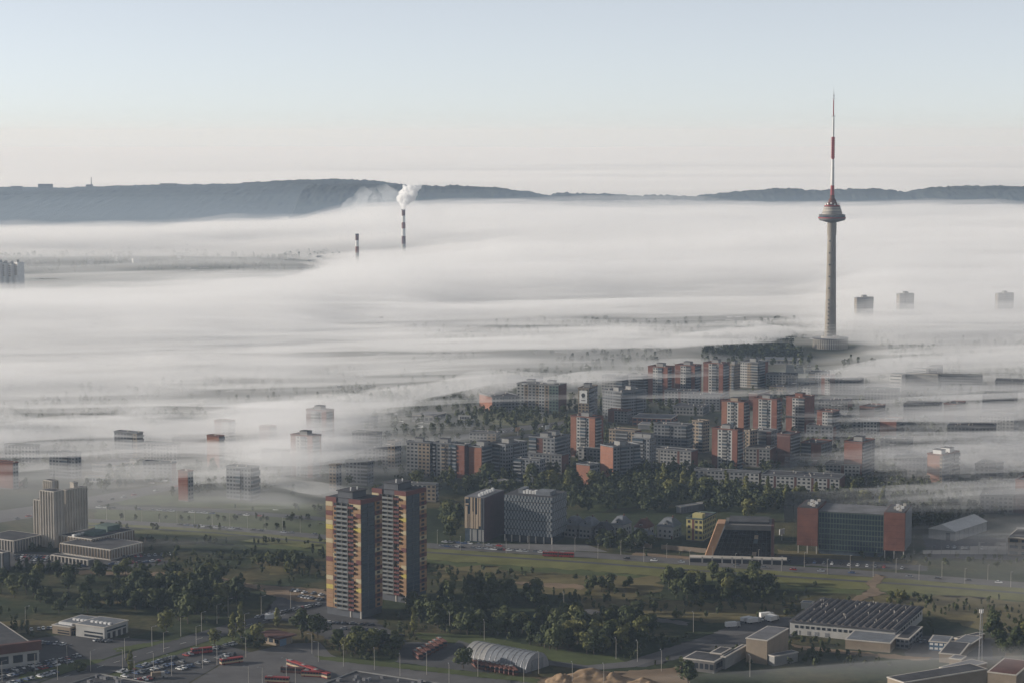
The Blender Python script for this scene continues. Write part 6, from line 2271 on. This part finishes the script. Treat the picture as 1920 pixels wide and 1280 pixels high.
for k, (zz, along, across, ang, th) in enumerate(((12.0, 230, 44, 9, 12.0), (23.0, 300, 40, 13, 12.0), (34.0, 380, 46, 11, 11.0))):
    X, Y = fan(1010, 4100, 620, 0.325, 210)
    px, py = px_arr(X, Y, zz + 2)
    cv = cover(px, py)
    s_ = streak(X + 5200 * k + 900, Y + 350, along, across, R(ang), 100 + 20 * k, 5)
    s2 = streak(X - 4300 * k - 1500, Y + 800, 900, 200, R(ang), 300 + 20 * k, 3)
    wob = 7 * fbm(X / 260, Y / 400, 600 + k, 3)
    f_ = s_ * 0.9 + s2 * 0.7
    thr = 0.74 - 1.22 * cv
    cr = np.zeros_like(X)
    for (lay, amp, su, sd, line) in CREST:
        if lay != k:
            continue
        lx = [p[0] for p in line]
        dy = py - np.interp(px, lx, [p[1] for p in line]) + wob * .6
        tp = np.clip(np.minimum(px - lx[0], lx[-1] - px) / (0.3 * (lx[-1] - lx[0])), 0, 1)
        tp = tp * tp * (3 - 2 * tp)
        cr = np.maximum(cr, amp * tp * np.where(dy < 0, np.exp(-(dy / su) ** 2), np.exp(-(dy / sd) ** 2)))
    T = th * np.clip(f_ - thr, 0, 1.1) ** 1.6 * np.clip(cv * 6, 0, 1) + th * np.clip(cr * (0.75 + 1.0 * s_ + .4 * s2) - .06, 0, 3) ** 1.5
    T = np.where(T > 0.02, T, 0)
    ZB = zz + 5.5 * fbm(X / 300, Y / 160, 400 + k, 3) - 0.7 * T
    ZB = np.maximum(ZB, 1.0)
    tag(layer_mesh('fog_streaks', X, Y, T, ZB, M_STREAK[k]), ['lowest drifting fog streaks among the flats', 'drifting fog streaks at roof height of the low flats', 'highest thin fog streaks over the flats'][k], 'fog', kind='stuff')

# milky ground mist between the streaks
X, Y = fan(1010, 4100, 200, 0.325, 140)
px, py = px_arr(X, Y, 8.0)
cv = cover(px, py)
T = 26 * np.clip(cv - .05, 0, 1) * (1 + .8 * streak(X, Y, 500, 130, R(11), 900, 4))
tag(layer_mesh('ground_mist', X, Y, T, np.full_like(X, .5), volume('ground_mist', 0.0058, (1, 1, 1), FOG_G)), 'milky ground mist lying between the flats', 'fog', kind='stuff')

# thin mist in the open hollow at the far left
X, Y = fan(3300, 5900, 240, 0.33, 160)
px, py = px_arr(X, Y, 14.0)
hol = np.exp(-((px - 180) / 420.0) ** 4) * np.clip((py - 448) / 14, 0, 1) * np.clip((560 - py) / 24, 0, 1)
T = 22 * hol * np.clip(.55 + 1.0 * streak(X, Y, 700, 120, R(8), 950, 5), 0, 2) ** 1.3
tag(layer_mesh('hollow_mist', X, Y, np.where(T > .05, T, 0), 4 + 6 * fbm(X / 500, Y / 300, 960, 3) + 6, volume('hollow_mist', 0.0048, (1, 1, 1), FOG_G)), 'thin streaky mist in the open hollow at the far left', 'fog', kind='stuff')

# extra bluish haze volume, added to lighten the far ridges and their foot
X, Y = fan(4300, 8500, 60, 0.36, 80)
T = 96 + 14 * fbm(X / 900, Y / 700, 970, 3)
tag(layer_mesh('added_valley_haze', X, Y, T, np.full_like(X, .7), volume('added_valley_haze', 1.5e-4, (.62, .79, 1.0), FOG_G)), 'bluish haze added in the valley to lighten the wooded ridges', 'fog', kind='stuff')

# far fog beyond the ridges
X, Y = fan(8600, 41500, 120, 0.36, 120)
n = streak(X, Y, 6000, 1300, R(4), 31, 4)
T = 30 + n * 34
ZB = np.full_like(X, 0.6)
tag(layer_mesh('far_fog_sea', X, Y, T, ZB, volume('fog_far', 0.010, (1, 1, 1), FOG_G)), 'pale band of fog filling the land up to the horizon', 'fog', kind='stuff')


# haze: the even air round the camera and the whole scene
hz = MB()
hz.box(-32000, 32000, -3000, 44000, -5, 352)
tag(hz.build('haze', volume('haze_air', 5.4e-5, (0.62, 0.78, 1.0), 0.15)), 'pale morning haze filling the air', 'haze', kind='stuff')
